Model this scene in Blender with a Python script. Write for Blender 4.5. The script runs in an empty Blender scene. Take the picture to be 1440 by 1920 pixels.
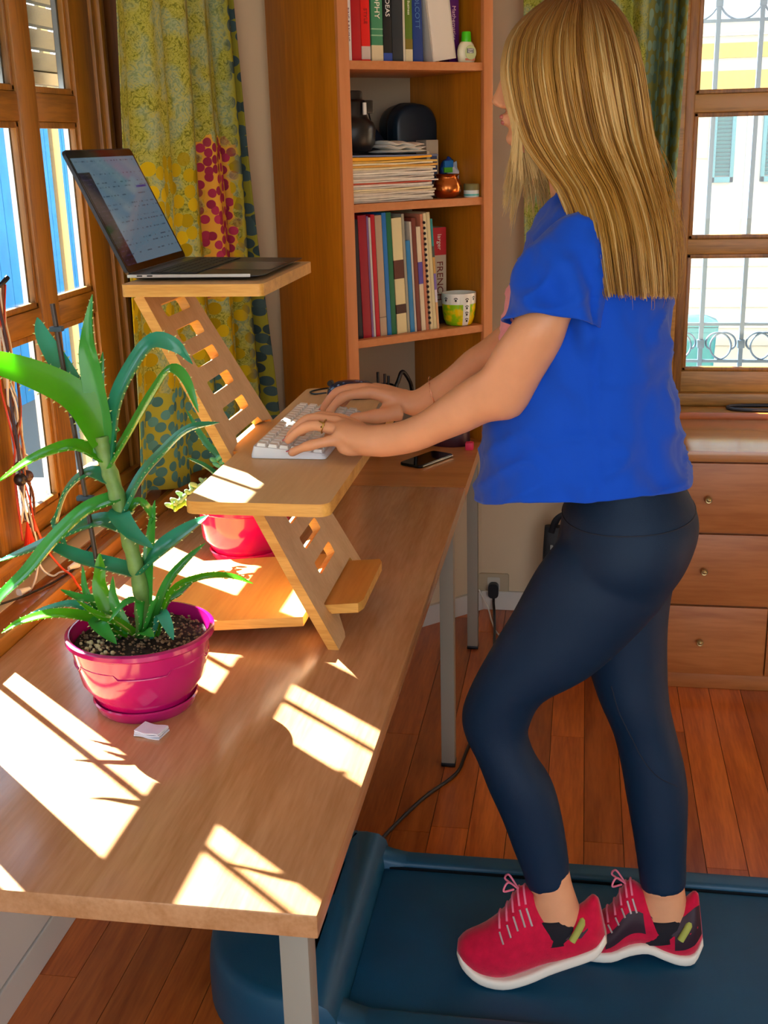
import bpy, bmesh, math, random
from math import sin, cos, pi, radians, atan2, sqrt
from mathutils import Vector, Matrix, noise
random.seed(7)
S = bpy.context.scene
COL = S.collection

# ------------------------------------------------------------------ camera
cam_d = bpy.data.cameras.new('camera'); cam = bpy.data.objects.new('camera', cam_d); COL.objects.link(cam)
S.camera = cam
cam_d.sensor_fit = 'HORIZONTAL'; cam_d.sensor_width = 36.0
cam_d.lens = 2205.71 * 36.0 / 1440.0
cam_d.clip_start = 0.05; cam_d.clip_end = 200
YAW, PITCH, ROLL = .171098, .305888, -.0267548
f_ = Vector((-sin(YAW) * cos(PITCH), cos(YAW) * cos(PITCH), -sin(PITCH)))
r_ = Vector((cos(YAW), sin(YAW), 0)); u_ = r_.cross(f_)
r2 = cos(ROLL) * r_ + sin(ROLL) * u_; u2 = -sin(ROLL) * r_ + cos(ROLL) * u_
cam.matrix_world = Matrix(((r2.x, u2.x, -f_.x, 0), (r2.y, u2.y, -f_.y, 0), (r2.z, u2.z, -f_.z, 1.60), (0, 0, 0, 1)))

# ------------------------------------------------------------------ light
W = bpy.data.worlds.new('world'); S.world = W; W.use_nodes = True
wn = W.node_tree.nodes; wl = W.node_tree.links; wn.clear()
wo = wn.new('ShaderNodeOutputWorld'); wb = wn.new('ShaderNodeBackground')
tc = wn.new('ShaderNodeTexCoord'); sx = wn.new('ShaderNodeSeparateXYZ'); cr = wn.new('ShaderNodeValToRGB')
wl.new(tc.outputs['Generated'], sx.inputs[0]); wl.new(sx.outputs['Z'], cr.inputs[0])
cr.color_ramp.elements[0].position = 0.0; cr.color_ramp.elements[0].color = (.95, .96, 1.0, 1)
cr.color_ramp.elements[1].position = .7; cr.color_ramp.elements[1].color = (.42, .66, 1.0, 1)
wl.new(cr.outputs[0], wb.inputs[0]); wb.inputs[1].default_value = 2.1
wl.new(wb.outputs[0], wo.inputs[0])
sun_d = bpy.data.lights.new('sun', 'SUN'); sun = bpy.data.objects.new('sun', sun_d); COL.objects.link(sun)
sun_d.energy = 52.0; sun_d.angle = radians(.55); sun_d.color = (1, .96, .90)
SUN_DIR = Vector((.762, -.648, -1 / 1.562)).normalized()
sun.rotation_euler = SUN_DIR.to_track_quat('-Z', 'Y').to_euler()
sun.location = (-3, 4, 4)
vs = S.view_settings; S.display_settings.display_device = 'sRGB'
vs.view_transform = 'Standard'; vs.look = 'None'; vs.exposure = 0.72; vs.gamma = 1.0; vs.use_curve_mapping = False
S.cycles.max_bounces = 8; S.cycles.diffuse_bounces = 5; S.cycles.transparent_max_bounces = 12
S.cycles.sample_clamp_indirect = 6; S.cycles.caustics_reflective = False; S.cycles.caustics_refractive = False
S.cycles.use_denoising = True

# ------------------------------------------------------------------ helpers
def lin(h):
    h = h.lstrip('#'); o = []
    for i in (0, 2, 4):
        v = int(h[i:i + 2], 16) / 255
        o.append(v / 12.92 if v <= .04045 else ((v + .055) / 1.055) ** 2.4)
    return (*o, 1)
MATS = {}
def mat(name, col='#808080', rough=.5, spec=.5, metal=0, var=0, vscale=20, bump=0, bscale=200, coat=0, emit=0, sub=0, sheen=0, trans=0):
    if name in MATS: return MATS[name]
    m = bpy.data.materials.new(name); m.use_nodes = True; MATS[name] = m
    n = m.node_tree.nodes; l = m.node_tree.links; b = n['Principled BSDF']
    c = lin(col) if isinstance(col, str) else col
    b.inputs['Base Color'].default_value = c; b.inputs['Roughness'].default_value = rough
    b.inputs['Specular IOR Level'].default_value = spec; b.inputs['Metallic'].default_value = metal
    if coat: b.inputs['Coat Weight'].default_value = coat; b.inputs['Coat Roughness'].default_value = .08
    if emit: b.inputs['Emission Color'].default_value = c; b.inputs['Emission Strength'].default_value = emit
    if sub: b.inputs['Subsurface Weight'].default_value = sub; b.inputs['Subsurface Radius'].default_value = (.012, .004, .002); b.inputs['Subsurface Scale'].default_value = .6
    if sheen: b.inputs['Sheen Weight'].default_value = sheen; b.inputs['Sheen Roughness'].default_value = .4
    if trans:
        t = n.new('ShaderNodeBsdfTranslucent'); mx = n.new('ShaderNodeMixShader'); mx.inputs[0].default_value = trans
        t.inputs[0].default_value = c
        l.new(b.outputs[0], mx.inputs[1]); l.new(t.outputs[0], mx.inputs[2]); l.new(mx.outputs[0], n['Material Output'].inputs[0])
    if var or bump:
        tcn = n.new('ShaderNodeTexCoord')
    if var:
        nz = n.new('ShaderNodeTexNoise'); nz.inputs['Scale'].default_value = vscale; nz.inputs['Detail'].default_value = 4
        l.new(tcn.outputs['Object'], nz.inputs['Vector'])
        hs = n.new('ShaderNodeHueSaturation'); hs.inputs['Color'].default_value = c
        mr = n.new('ShaderNodeMapRange'); mr.inputs[1].default_value = .3; mr.inputs[2].default_value = .7
        mr.inputs[3].default_value = 1 - var; mr.inputs[4].default_value = 1 + var
        l.new(nz.outputs[0], mr.inputs[0]); l.new(mr.outputs[0], hs.inputs['Value']); l.new(hs.outputs[0], b.inputs['Base Color'])
        if trans: l.new(hs.outputs[0], t.inputs[0])
    if bump:
        nb = n.new('ShaderNodeTexNoise'); nb.inputs['Scale'].default_value = bscale
        l.new(tcn.outputs['Object'], nb.inputs['Vector'])
        bp = n.new('ShaderNodeBump'); bp.inputs['Strength'].default_value = bump; bp.inputs['Distance'].default_value = .002
        l.new(nb.outputs[0], bp.inputs['Height']); l.new(bp.outputs[0], b.inputs['Normal'])
    return m
def wood(name, c1, c2, axis='y', rough=.35, spec=.5, scale=1.0, ring=0.5, coat=0, island=0, fine=.5):
    """streaky grain running along one axis"""
    if name in MATS: return MATS[name]
    m = bpy.data.materials.new(name); m.use_nodes = True; MATS[name] = m
    n = m.node_tree.nodes; l = m.node_tree.links; b = n['Principled BSDF']
    b.inputs['Roughness'].default_value = rough; b.inputs['Specular IOR Level'].default_value = spec
    if coat: b.inputs['Coat Weight'].default_value = coat; b.inputs['Coat Roughness'].default_value = .12
    t = n.new('ShaderNodeTexCoord'); mp = n.new('ShaderNodeMapping')
    sc = {'x': (1.2, 14, 14), 'y': (14, 1.2, 14), 'z': (14, 14, 1.2)}[axis]
    mp.inputs['Scale'].default_value = [s * scale for s in sc]
    l.new(t.outputs['Object'], mp.inputs[0])
    add = n.new('ShaderNodeVectorMath'); add.operation = 'ADD'
    oi = n.new('ShaderNodeObjectInfo'); vm = n.new('ShaderNodeVectorMath'); vm.operation = 'SCALE'
    vm.inputs[0].default_value = (7, 13, 5); l.new(oi.outputs['Random'], vm.inputs['Scale'])
    l.new(mp.outputs[0], add.inputs[0]); l.new(vm.outputs[0], add.inputs[1])
    n1 = n.new('ShaderNodeTexNoise'); n1.inputs['Scale'].default_value = 1.0; n1.inputs['Detail'].default_value = 5; n1.inputs['Distortion'].default_value = ring
    n2 = n.new('ShaderNodeTexNoise'); n2.inputs['Scale'].default_value = 9.0; n2.inputs['Detail'].default_value = 3
    l.new(add.outputs[0], n1.inputs['Vector']); l.new(add.outputs[0], n2.inputs['Vector'])
    mx = n.new('ShaderNodeMath'); mx.operation = 'MULTIPLY_ADD'; mx.inputs[1].default_value = fine
    l.new(n2.outputs[0], mx.inputs[0]); l.new(n1.outputs[0], mx.inputs[2])
    rp = n.new('ShaderNodeValToRGB'); rp.color_ramp.elements[0].position = .5; rp.color_ramp.elements[1].position = .95
    rp.color_ramp.elements[0].color = lin(c2); rp.color_ramp.elements[1].color = lin(c1)
    l.new(mx.outputs[0], rp.inputs[0])
    out = rp.outputs[0]
    if island:
        hs = n.new('ShaderNodeHueSaturation'); mr = n.new('ShaderNodeMapRange')
        mr.inputs[3].default_value = 1 - island; mr.inputs[4].default_value = 1 + island
        l.new(oi.outputs['Random'], mr.inputs[0]); l.new(mr.outputs[0], hs.inputs['Value']); l.new(out, hs.inputs['Color']); out = hs.outputs[0]
    l.new(out, b.inputs['Base Color'])
    bp = n.new('ShaderNodeBump'); bp.inputs['Strength'].default_value = .12; bp.inputs['Distance'].default_value = .001
    l.new(n2.outputs[0], bp.inputs['Height']); l.new(bp.outputs[0], b.inputs['Normal'])
    return m

class MB:
    """collects shapes, then links them as ONE mesh object"""
    def __init__(s): s.v = []; s.f = []; s.uv = None
    def add(s, vs, fs):
        o = len(s.v); s.v += [tuple(p) for p in vs]; s.f += [tuple(i + o for i in f) for f in fs]; return s
    def box(s, lo, hi, ch=0, M=None):
        (x0, y0, z0), (x1, y1, z1) = lo, hi
        if not ch:
            vs = [(x, y, z) for x in (x0, x1) for y in (y0, y1) for z in (z0, z1)]
            fs = [(0, 1, 3, 2), (4, 6, 7, 5), (0, 4, 5, 1), (2, 3, 7, 6), (0, 2, 6, 4), (1, 5, 7, 3)]
        else:
            bm = bmesh.new(); bmesh.ops.create_cube(bm, size=1)
            for v in bm.verts: v.co = Vector(((x0 + x1) / 2 + v.co.x * (x1 - x0), (y0 + y1) / 2 + v.co.y * (y1 - y0), (z0 + z1) / 2 + v.co.z * (z1 - z0)))
            bmesh.ops.bevel(bm, geom=bm.edges[:], offset=ch, segments=2, profile=.6, affect='EDGES')
            bm.verts.index_update(); vs = [v.co.copy() for v in bm.verts]; fs = [[v.index for v in f.verts] for f in bm.faces]; bm.free()
        if M: vs = [M @ Vector(p) for p in vs]
        return s.add(vs, fs)
    def loft(s, rings, closed=True, cap=True):
        n = len(rings[0]); vs = [p for r in rings for p in r]; fs = []
        for i in range(len(rings) - 1):
            for j in range(n if closed else n - 1):
                a = i * n + j; b = i * n + (j + 1) % n
                fs.append((a, b, b + n, a + n))
        if cap and closed:
            fs.append(tuple(range(n - 1, -1, -1))); fs.append(tuple(range((len(rings) - 1) * n, len(rings) * n)))
        return s.add(vs, fs)
    def tube(s, pts, rad, n=8, cap=True, flat=1.0):
        pts = [Vector(p) for p in pts]; rings = []
        k = len(pts); R = rad if isinstance(rad, (list, tuple)) else [rad] * k
        up = None
        for i, p in enumerate(pts):
            t = (pts[min(i + 1, k - 1)] - pts[max(i - 1, 0)])
            t = t.normalized() if t.length > 1e-9 else Vector((0, 0, 1))
            if up is None: up = Vector((0, 0, 1)) if abs(t.z) < .9 else Vector((0, 1, 0))
            a = t.cross(up)
            if a.length < 1e-6: a = t.orthogonal()
            a.normalize(); b = a.cross(t).normalized(); up = b
            rings.append([p + R[i] * (cos(2 * pi * j / n) * a + flat * sin(2 * pi * j / n) * b) for j in range(n)])
        return s.loft(rings, True, cap)
    def lathe(s, prof, c=(0, 0, 0), n=32, sx=1, sy=1):
        rings = [[(c[0] + r * sx * cos(2 * pi * j / n), c[1] + r * sy * sin(2 * pi * j / n), c[2] + z) for j in range(n)] for r, z in prof]
        return s.loft(rings, True, True)
    def prism(s, poly, fn, d0, d1):
        """poly of 2D points, fn(u, v, d) -> point"""
        n = len(poly); vs = [fn(u, v, d0) for u, v in poly] + [fn(u, v, d1) for u, v in poly]
        fs = [tuple(range(n - 1, -1, -1)), tuple(range(n, 2 * n))] + [(i, (i + 1) % n, n + (i + 1) % n, n + i) for i in range(n)]
        return s.add(vs, fs)
    def sphere(s, c, r, n=12, m=8):
        rx, ry, rz = r if isinstance(r, (tuple, list)) else (r, r, r)
        prof = [(max(sin(pi * i / m), .02), -cos(pi * i / m)) for i in range(m + 1)]
        return s.loft([[(c[0] + rx * a * cos(2 * pi * j / n), c[1] + ry * a * sin(2 * pi * j / n), c[2] + rz * z) for j in range(n)] for a, z in prof])
    def mesh(s, name):
        me = bpy.data.meshes.new(name); me.from_pydata(s.v, [], s.f); me.validate(); me.update()
        bm = bmesh.new(); bm.from_mesh(me); bmesh.ops.recalc_face_normals(bm, faces=bm.faces[:]); bm.to_mesh(me); bm.free()
        return me
    def obj(s, name, m, parent=None, smooth=None, org=None):
        """link; smooth = auto-smooth angle in degrees"""
        if parent is not None:
            o0 = wloc(parent); s.v = [(p[0] - o0.x, p[1] - o0.y, p[2] - o0.z) for p in s.v]
        elif org is not None:
            s.v = [(p[0] - org[0], p[1] - org[1], p[2] - org[2]) for p in s.v]
        me = s.mesh(name); me.materials.append(m)
        if smooth:
            me.polygons.foreach_set('use_smooth', [True] * len(me.polygons))
            if smooth < 179: me.set_sharp_from_angle(angle=radians(smooth))
        o = bpy.data.objects.new(name, me); COL.objects.link(o)
        if parent is not None: o.parent = parent
        elif org is not None: o.location = org
        return o
def wloc(o):
    l = Vector((0, 0, 0))
    while o is not None: l += o.location; o = o.parent
    return l
def tag(o, label=None, cat=None, group=None, kind=None):
    if label: o['label'] = label
    if cat: o['category'] = cat
    if group: o['group'] = group
    if kind: o['kind'] = kind
    return o
def thing(name, loc, label, cat, group=None):
    o = bpy.data.objects.new(name, None); COL.objects.link(o); o.location = loc; o.empty_display_size = .05
    return tag(o, label, cat, group)
def struct(name, mb, m, parent=None, smooth=None):
    o = mb.obj(name, m, parent, smooth)
    if parent is None: o['kind'] = 'structure'
    return o
def sroot(name, loc=(0, 0, 0)):
    o = bpy.data.objects.new(name, None); COL.objects.link(o); o.location = loc; o['kind'] = 'structure'; return o
def dup(me, name, parent, loc, rot=None):
    o = bpy.data.objects.new(name, me); COL.objects.link(o); o.parent = parent; o.location = loc
    if rot: o.rotation_euler = rot
    return o
def spline(pts, k=6):
    """Catmull-Rom through pts"""
    P = [Vector(p) for p in pts]; P = [2 * P[0] - P[1]] + P + [2 * P[-1] - P[-2]]; out = []
    for i in range(1, len(P) - 2):
        for j in range(k):
            t = j / k; a, b, c, d = P[i - 1:i + 3]
            out.append(.5 * ((2 * b) + (c - a) * t + (2 * a - 5 * b + 4 * c - d) * t * t + (3 * b - a - 3 * c + d) * t ** 3))
    out.append(P[-2]); return out
def rrect(x0, y0, x1, y1, r, k=4):
    o = []
    for cx, cy, a in ((x1 - r, y1 - r, 0), (x0 + r, y1 - r, 90), (x0 + r, y0 + r, 180), (x1 - r, y0 + r, 270)):
        for i in range(k + 1):
            t = radians(a + 90 * i / k); o.append((cx + r * cos(t), cy + r * sin(t)))
    return o
def text(body, name, m, parent, loc, rot, size, ext=.0004, align='CENTER', font_sx=1.0):
    cu = bpy.data.curves.new(name, 'FONT'); cu.body = body; cu.size = size; cu.extrude = ext; cu.align_x = align; cu.align_y = 'CENTER'
    cu.materials.append(m); cu.resolution_u = 3
    tmp = bpy.data.objects.new('tmp', cu); COL.objects.link(tmp)
    me = bpy.data.meshes.new_from_object(tmp.evaluated_get(bpy.context.evaluated_depsgraph_get())); bpy.data.objects.remove(tmp)
    o = bpy.data.objects.new(name, me); COL.objects.link(o)
    o.parent = parent; o.location = Vector(loc) - wloc(parent); o.rotation_euler = rot; o.scale = (font_sx, 1, 1)
    return o

# ------------------------------------------------------------------ materials
M_wall = mat('wall_paint', '#d9c3a0', .85, .2, var=.04, vscale=3)
M_white = mat('white_paint', '#d8d4c8', .6)
M_ceil = mat('ceiling_paint', '#e8e2d6', .9, .1)
M_win = wood('window_wood', '#a26c22', '#5e3a0c', 'z', .38, scale=1.2, fine=.7)
M_winy = wood('window_wood_along', '#a26c22', '#5e3a0c', 'y', .38, scale=1.2, fine=.7)
M_winx = wood('window_wood_across', '#b48440', '#78521c', 'x', .38, scale=1.2, fine=.7)
M_sill = wood('sill_wood', '#a8642e', '#8a4a1e', 'y', .16, .6, coat=.3)
M_desk = wood('desk_laminate', '#c8966a', '#ad7a4e', 'y', .22, .5, scale=1.3, ring=.8, coat=.25)
M_deskx = wood('corner_desk_laminate', '#c08450', '#a66c3a', 'x', .30, .5, scale=1.3)
M_shelf = wood('bookshelf_side_wood', '#cc8018', '#a0600c', 'z', .42, scale=.9)
M_shelfe = wood('bookshelf_edge_wood', '#d28a56', '#c27844', 'z', .45, scale=.8)
M_shelfx = wood('bookshelf_board_wood', '#cf8a56', '#bd743e', 'x', .45, scale=.8)
M_floor = wood('floor_plank_wood', '#d0722e', '#9c4814', 'y', .28, .5, scale=1.2, ring=1.2, island=.28, coat=.2)
M_ply = wood('plywood_face', '#dab684', '#caa270', 'y', .45, scale=1.2)
M_plyd = wood('plywood_board_face', '#d6ac74', '#c2945a', 'z', .45, scale=1.2)
M_drw = wood('dresser_wood', '#b4733e', '#9a5a28', 'x', .38, scale=1.1, ring=1.4)
M_drwt = wood('dresser_top_wood', '#bb8048', '#a46a36', 'x', .18, .6, scale=1.1, coat=.3)
M_blk = mat('black_plastic', '#0c0d10', .35)
M_dark = mat('dark_navy_plastic', '#0b2433', .38, .5, var=.1)
M_steel = mat('grey_steel', '#8f897c', .45, .5, metal=.0)
M_alu = mat('aluminium', '#c8cbc8', .3, metal=.8)
M_glass = bpy.data.materials.new('window_glass'); M_glass.use_nodes = True
gn = M_glass.node_tree.nodes; gl = M_glass.node_tree.links; gn.clear()
go = gn.new('ShaderNodeOutputMaterial'); gt = gn.new('ShaderNodeBsdfTransparent'); gg = gn.new('ShaderNodeBsdfGlossy'); gm = gn.new('ShaderNodeMixShader')
gt.inputs[0].default_value = (.95, .98, .98, 1); gg.inputs['Roughness'].default_value = .02; gm.inputs[0].default_value = .06
gl.new(gt.outputs[0], gm.inputs[1]); gl.new(gg.outputs[0], gm.inputs[2]); gl.new(gm.outputs[0], go.inputs[0])
MATS['window_glass'] = M_glass
M_plye = wood('plywood_edge', '#eab458', '#c88a34', 'x', .5, scale=2.5)

# ------------------------------------------------------------------ the room
XL, YB, ZC = -1.07, 3.90, 2.65
DD = Vector((cos(radians(43)), sin(radians(43)), 0)); NN = Vector((-DD.y, DD.x, 0))     # along / into the corner
DW = Vector((-.518, 3.724, 0))                                                        # a point on the corner wall
def on_diag(x): return DW.y + (x - DW.x) * DD.y / DD.x
yc = on_diag(XL); xb = DW.x + (YB - DW.y) * DD.x / DD.y
# floor: every plank
fl = MB(); fl.box((XL - .1, -1.6, -.06), (3.2, YB + .1, -.004)); floor = struct('floor', fl, mat('floor_gap', '#2a1206', .8))
PW = .092
for i in range(40):
    x0 = XL + i * PW; y = .6 - random.random() * .9
    while y < YB:
        L = random.uniform(.7, 1.35); y1 = min(y + L, YB)
        if y1 > .9:
            p = MB(); y0 = max(y, -.2)
            p.box((x0 + .0008, y0 + .0008, -.012), (x0 + PW - .0008, y1 - .0008, random.uniform(-.0006, 0)))
            o = p.obj('plank', M_floor, floor)
        y = y1
# walls
w = MB()   # left wall with the window hole (window from y 1.05 to 2.80, z .80 to 2.35)
w.box((XL - .16, -1.6, 0), (XL, yc + .15, .77)); w.box((XL - .05, 2.80, .77), (XL, yc + .15, ZC)); w.box((XL - .16, 3.06, .77), (XL - .05, yc + .15, ZC))
w.box((XL - .16, -1.6, .77), (XL, 1.05, ZC)); w.box((XL - .16, 1.05, 2.36), (XL, 3.06, ZC))
struct('wall_left', w, M_wall)
w = MB(); w.box((xb - .15, YB, 0), (.26, YB + .03, ZC)); w.box((xb - .15, YB + .03, 0), (-.35, YB + .25, ZC)); w.box((.26, YB, 0), (1.5, YB + .25, .75)); w.box((1.5, YB, 0), (3.2, YB + .25, ZC)); w.box((.26, YB, 2.36), (1.5, YB + .25, ZC))
struct('wall_back', w, M_wall)
w = MB(); w.box((2.6, -1.6, 0), (2.75, YB + .25, ZC)); struct('wall_right', w, M_wall)
w = MB(); a = Vector((XL, yc, 0)); b = Vector((xb, YB, 0)); q = NN * .12
w.prism([(a.x, a.y), (b.x, b.y), (b.x + q.x, b.y + q.y), (a.x + q.x, a.y + q.y)], lambda u, v, d: (u, v, d), 0, ZC)
struct('wall_corner', w, M_wall)
w = MB(); w.box((XL - .1, -1.6, ZC), (3.2, YB + .25, ZC + .1)); struct('ceiling', w, M_ceil)
# baseboards
w = MB(); w.box((XL, -1.2, .078), (XL + .010, 3.0, .70), .003); struct('trim_1', w, mat('panel_white', '#dcd8ce', .6))
w = MB(); w.box((XL, -1.2, 0), (XL + .014, yc, .075), .003); struct('baseboard_left', w, M_white)
w = MB(); w.box((xb, YB - .014, 0), (.17, YB, .07), .003); struct('baseboard_back', w, M_white)
w = MB(); q = -NN * .014; w.prism([(a.x, a.y), (b.x, b.y), (b.x + q.x, b.y + q.y), (a.x + q.x, a.y + q.y)], lambda u, v, d: (u, v, d), 0, .07)
struct('baseboard_corner', w, M_white)

# ------------------------------------------------------------------ window_1 (left wall)
def window_sash(root, fn, s0, s1, cols, rows, zb, zt, mat_v, mat_h, st=.10, depth=.065, sp=True):
    """one wooden casement with panes. fn(s, z, d): along the wall, up, depth outward. cols: list of (s0, s1) glass spans, rows: (z0, z1)"""
    def bx(a0, a1, z0, z1, d0, d1, ch=.004):
        m = MB(); m.box((a0, d0, z0), (a1, d1, z1), ch); m.v = [fn(p[0], p[2], p[1]) for p in m.v]; return m
    edges = [s0] + [e for c in cols for e in c] + [s1]
    for i in range(0, len(edges), 2):
        bx(edges[i], edges[i + 1], zb, zt, 0, .042).obj('stile', mat_v, root, 30)
    ze = [zb] + [e for r in rows for e in r] + [zt]
    for c0, c1 in cols:
        for i in range(0, len(ze), 2):
            bx(c0 - .006, c1 + .006, ze[i], ze[i + 1], .004, depth - .004).obj('rail', mat_h, root, 30)
    for c0, c1 in cols:
        for z0, z1 in rows:
            g = bx(c0 - .004, c1 + .004, z0 - .004, z1 + .004, .020, .023, 0); g.obj('pane', M_glass, root)
            b = MB()   # raised glazing bead round the pane
            t = .013
            for q0, q1, w0, w1 in ((c0, c0 + t, z0, z1), (c1 - t, c1, z0, z1), (c0, c1, z0, z0 + t), (c0, c1, z1 - t, z1)):
                k = bx(q0, q1, w0, w1, .007, .020, .003); b.v, off = b.v + k.v, len(b.v); b.f += [tuple(i + off for i in f) for f in k.f]
            b.obj('glazing_bead', mat_v, root, 30)
            if sp:
                b = MB()
                for q0, q1, w0, w1 in ((c0, c0 + .007, z0, z1), (c1 - .007, c1, z0, z1), (c0, c1, z0, z0 + .007), (c0, c1, z1 - .007, z1)):
                    k = bx(q0, q1, w0, w1, .026, .037, 0); b.v, off = b.v + k.v, len(b.v); b.f += [tuple(i + off for i in f) for f in k.f]
                b.obj('spacer', M_alu, root)
XW = -1.115
fn1 = lambda s, z, d: (XW - d, s, z)
win1 = sroot('window_1', (XW, 1.9, .77))
m = MB()   # fixed outer frame
m.box((XW - .09, 2.72, .775), (XW + .008, 2.80, 2.36), .005); m.box((XW - .09, 1.05, .775), (XW + .008, 1.13, 2.36), .005)
m.box((XW - .09, 1.13, .775), (XW + .012, 2.72, .81), .006); m.box((XW - .09, 1.13, 2.30), (XW + .008, 2.72, 2.36), .005)
m.obj('outer_frame', M_win, win1, 30)
m = MB(); m.box((XW, 1.11, .81), (XW + .022, 2.74, .835), .008); m.obj('drip_molding', M_winy, win1, 30)
ROWS = [(.872, 1.235), (1.285, 1.655), (1.712, 2.22)]
for nm, s0, s1, cols in (('right', 2.03, 2.72, [(2.125, 2.325), (2.408, 2.612)]), ('left', 1.14, 2.02, [(1.25, 1.565), (1.66, 1.90)])):
    window_sash(win1, fn1, s0, s1, cols, ROWS, .815, 2.30, M_win, M_winy)
m = MB(); m.box((XW + .0, 2.795, .78), (XL + .004, 2.95, 2.42), .004); m.obj('casing_board', wood('casing_wood', '#84501e', '#52300e', 'z', .4, scale=1.2), win1, 30)
m = MB(); m.box((XW + .002, 2.735, .80), (XW + .022, 2.765, 2.40), .008); m.obj('casing_molding', M_win, win1, 30)
# roller shutter outside: one slat per object
sh = 1.772
for k in range(12):
    z0 = sh + k * .05; s = MB(); prof = [(-.006, 0), (.006, .004), (.011, .02), (.011, .03), (.006, .044), (-.006, .046)]
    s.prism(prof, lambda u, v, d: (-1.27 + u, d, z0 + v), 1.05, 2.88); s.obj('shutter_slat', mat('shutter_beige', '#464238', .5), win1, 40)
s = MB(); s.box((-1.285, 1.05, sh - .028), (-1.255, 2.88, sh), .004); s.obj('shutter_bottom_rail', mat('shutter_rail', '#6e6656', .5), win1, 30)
s = MB(); s.tube(spline([(-1.25, 2.52, sh + .03), (-1.235, 2.51, sh + .008), (-1.232, 2.525, sh - .006), (-1.238, 2.54, sh + .006)]), .005, 8); s.obj('shutter_pull', mat('brass_dull', '#b08848', .4), win1, 60)
for yy in (2.93,):
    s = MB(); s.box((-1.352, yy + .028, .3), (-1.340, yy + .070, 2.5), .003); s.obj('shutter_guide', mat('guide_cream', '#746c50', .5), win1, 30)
# wooden sill
s = MB(); s.box((XW - .0, 1.0, .735), (-1.012, 3.12, .768), .005); sill = s.obj('sill', M_sill, win1, 30); 
s = MB(); s.box((-1.028, .95, .715), (-1.010, 3.13, .770), .005); s.obj('sill_lip', M_winy, win1, 30)
s = MB(); s.box((-1.5, 1.0, .70), (XW - .07, 2.85, .76), .004); s.obj('outer_sill', mat('stone_pale', '#8c8c88', .7), win1, 30)
# unseen bars added outside to cast thin shadow lines on the desk
for yy in (2.385, 1.965, 1.655, 1.33):
    s = MB(); s.tube([(-1.30, yy, .76), (-1.30, yy, 2.4)], .0075, 8); s.obj('shadow_bar', mat('shadow_bar_dark', '#20242a', .5), win1, 60)

# ------------------------------------------------------------------ window_2 (back wall)
YW = 3.845
fn2 = lambda s, z, d: (s, YW + d, z)
win2 = sroot('window_2', (.8, YW, .76))
m = MB(); m.box((.262, YW - .012, .76), (.29, YW + .09, 2.36), .004); m.box((1.42, YW - .012, .76), (1.5, YW + .09, 2.36), .004)
m.box((.262, YW - .018, .758), (1.5, YW + .09, .80), .006); m.box((.262, YW - .012, 2.30), (1.5, YW + .09, 2.36), .004)
m.obj('outer_frame', M_winx, win2, 30)
window_sash(win2, fn2, .29, 1.42, [(.318, .78), (.87, 1.36)], [(.868, 1.236), (1.282, 1.655), (1.708, 2.22)], .80, 2.30, M_win, M_winx, sp=False)
m = MB(); m.box((.2, 3.722, .735), (1.55, YW + .01, .758), .004); m.obj('sill', M_winx, win2, 30)
m = MB(); m.box((.2, 3.712, .726), (1.55, 3.726, .762), .004); m.obj('sill_lip', wood('sill_lip_orange', '#d0762e', '#a8561c', 'x', .35), win2, 30)
m = MB(); m.box((.2, YW + .09, .70), (1.6, 4.25, .79), .004); m.obj('outer_sill', mat('stone_pale2', '#a8a8a0', .7), win2, 30)

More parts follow.
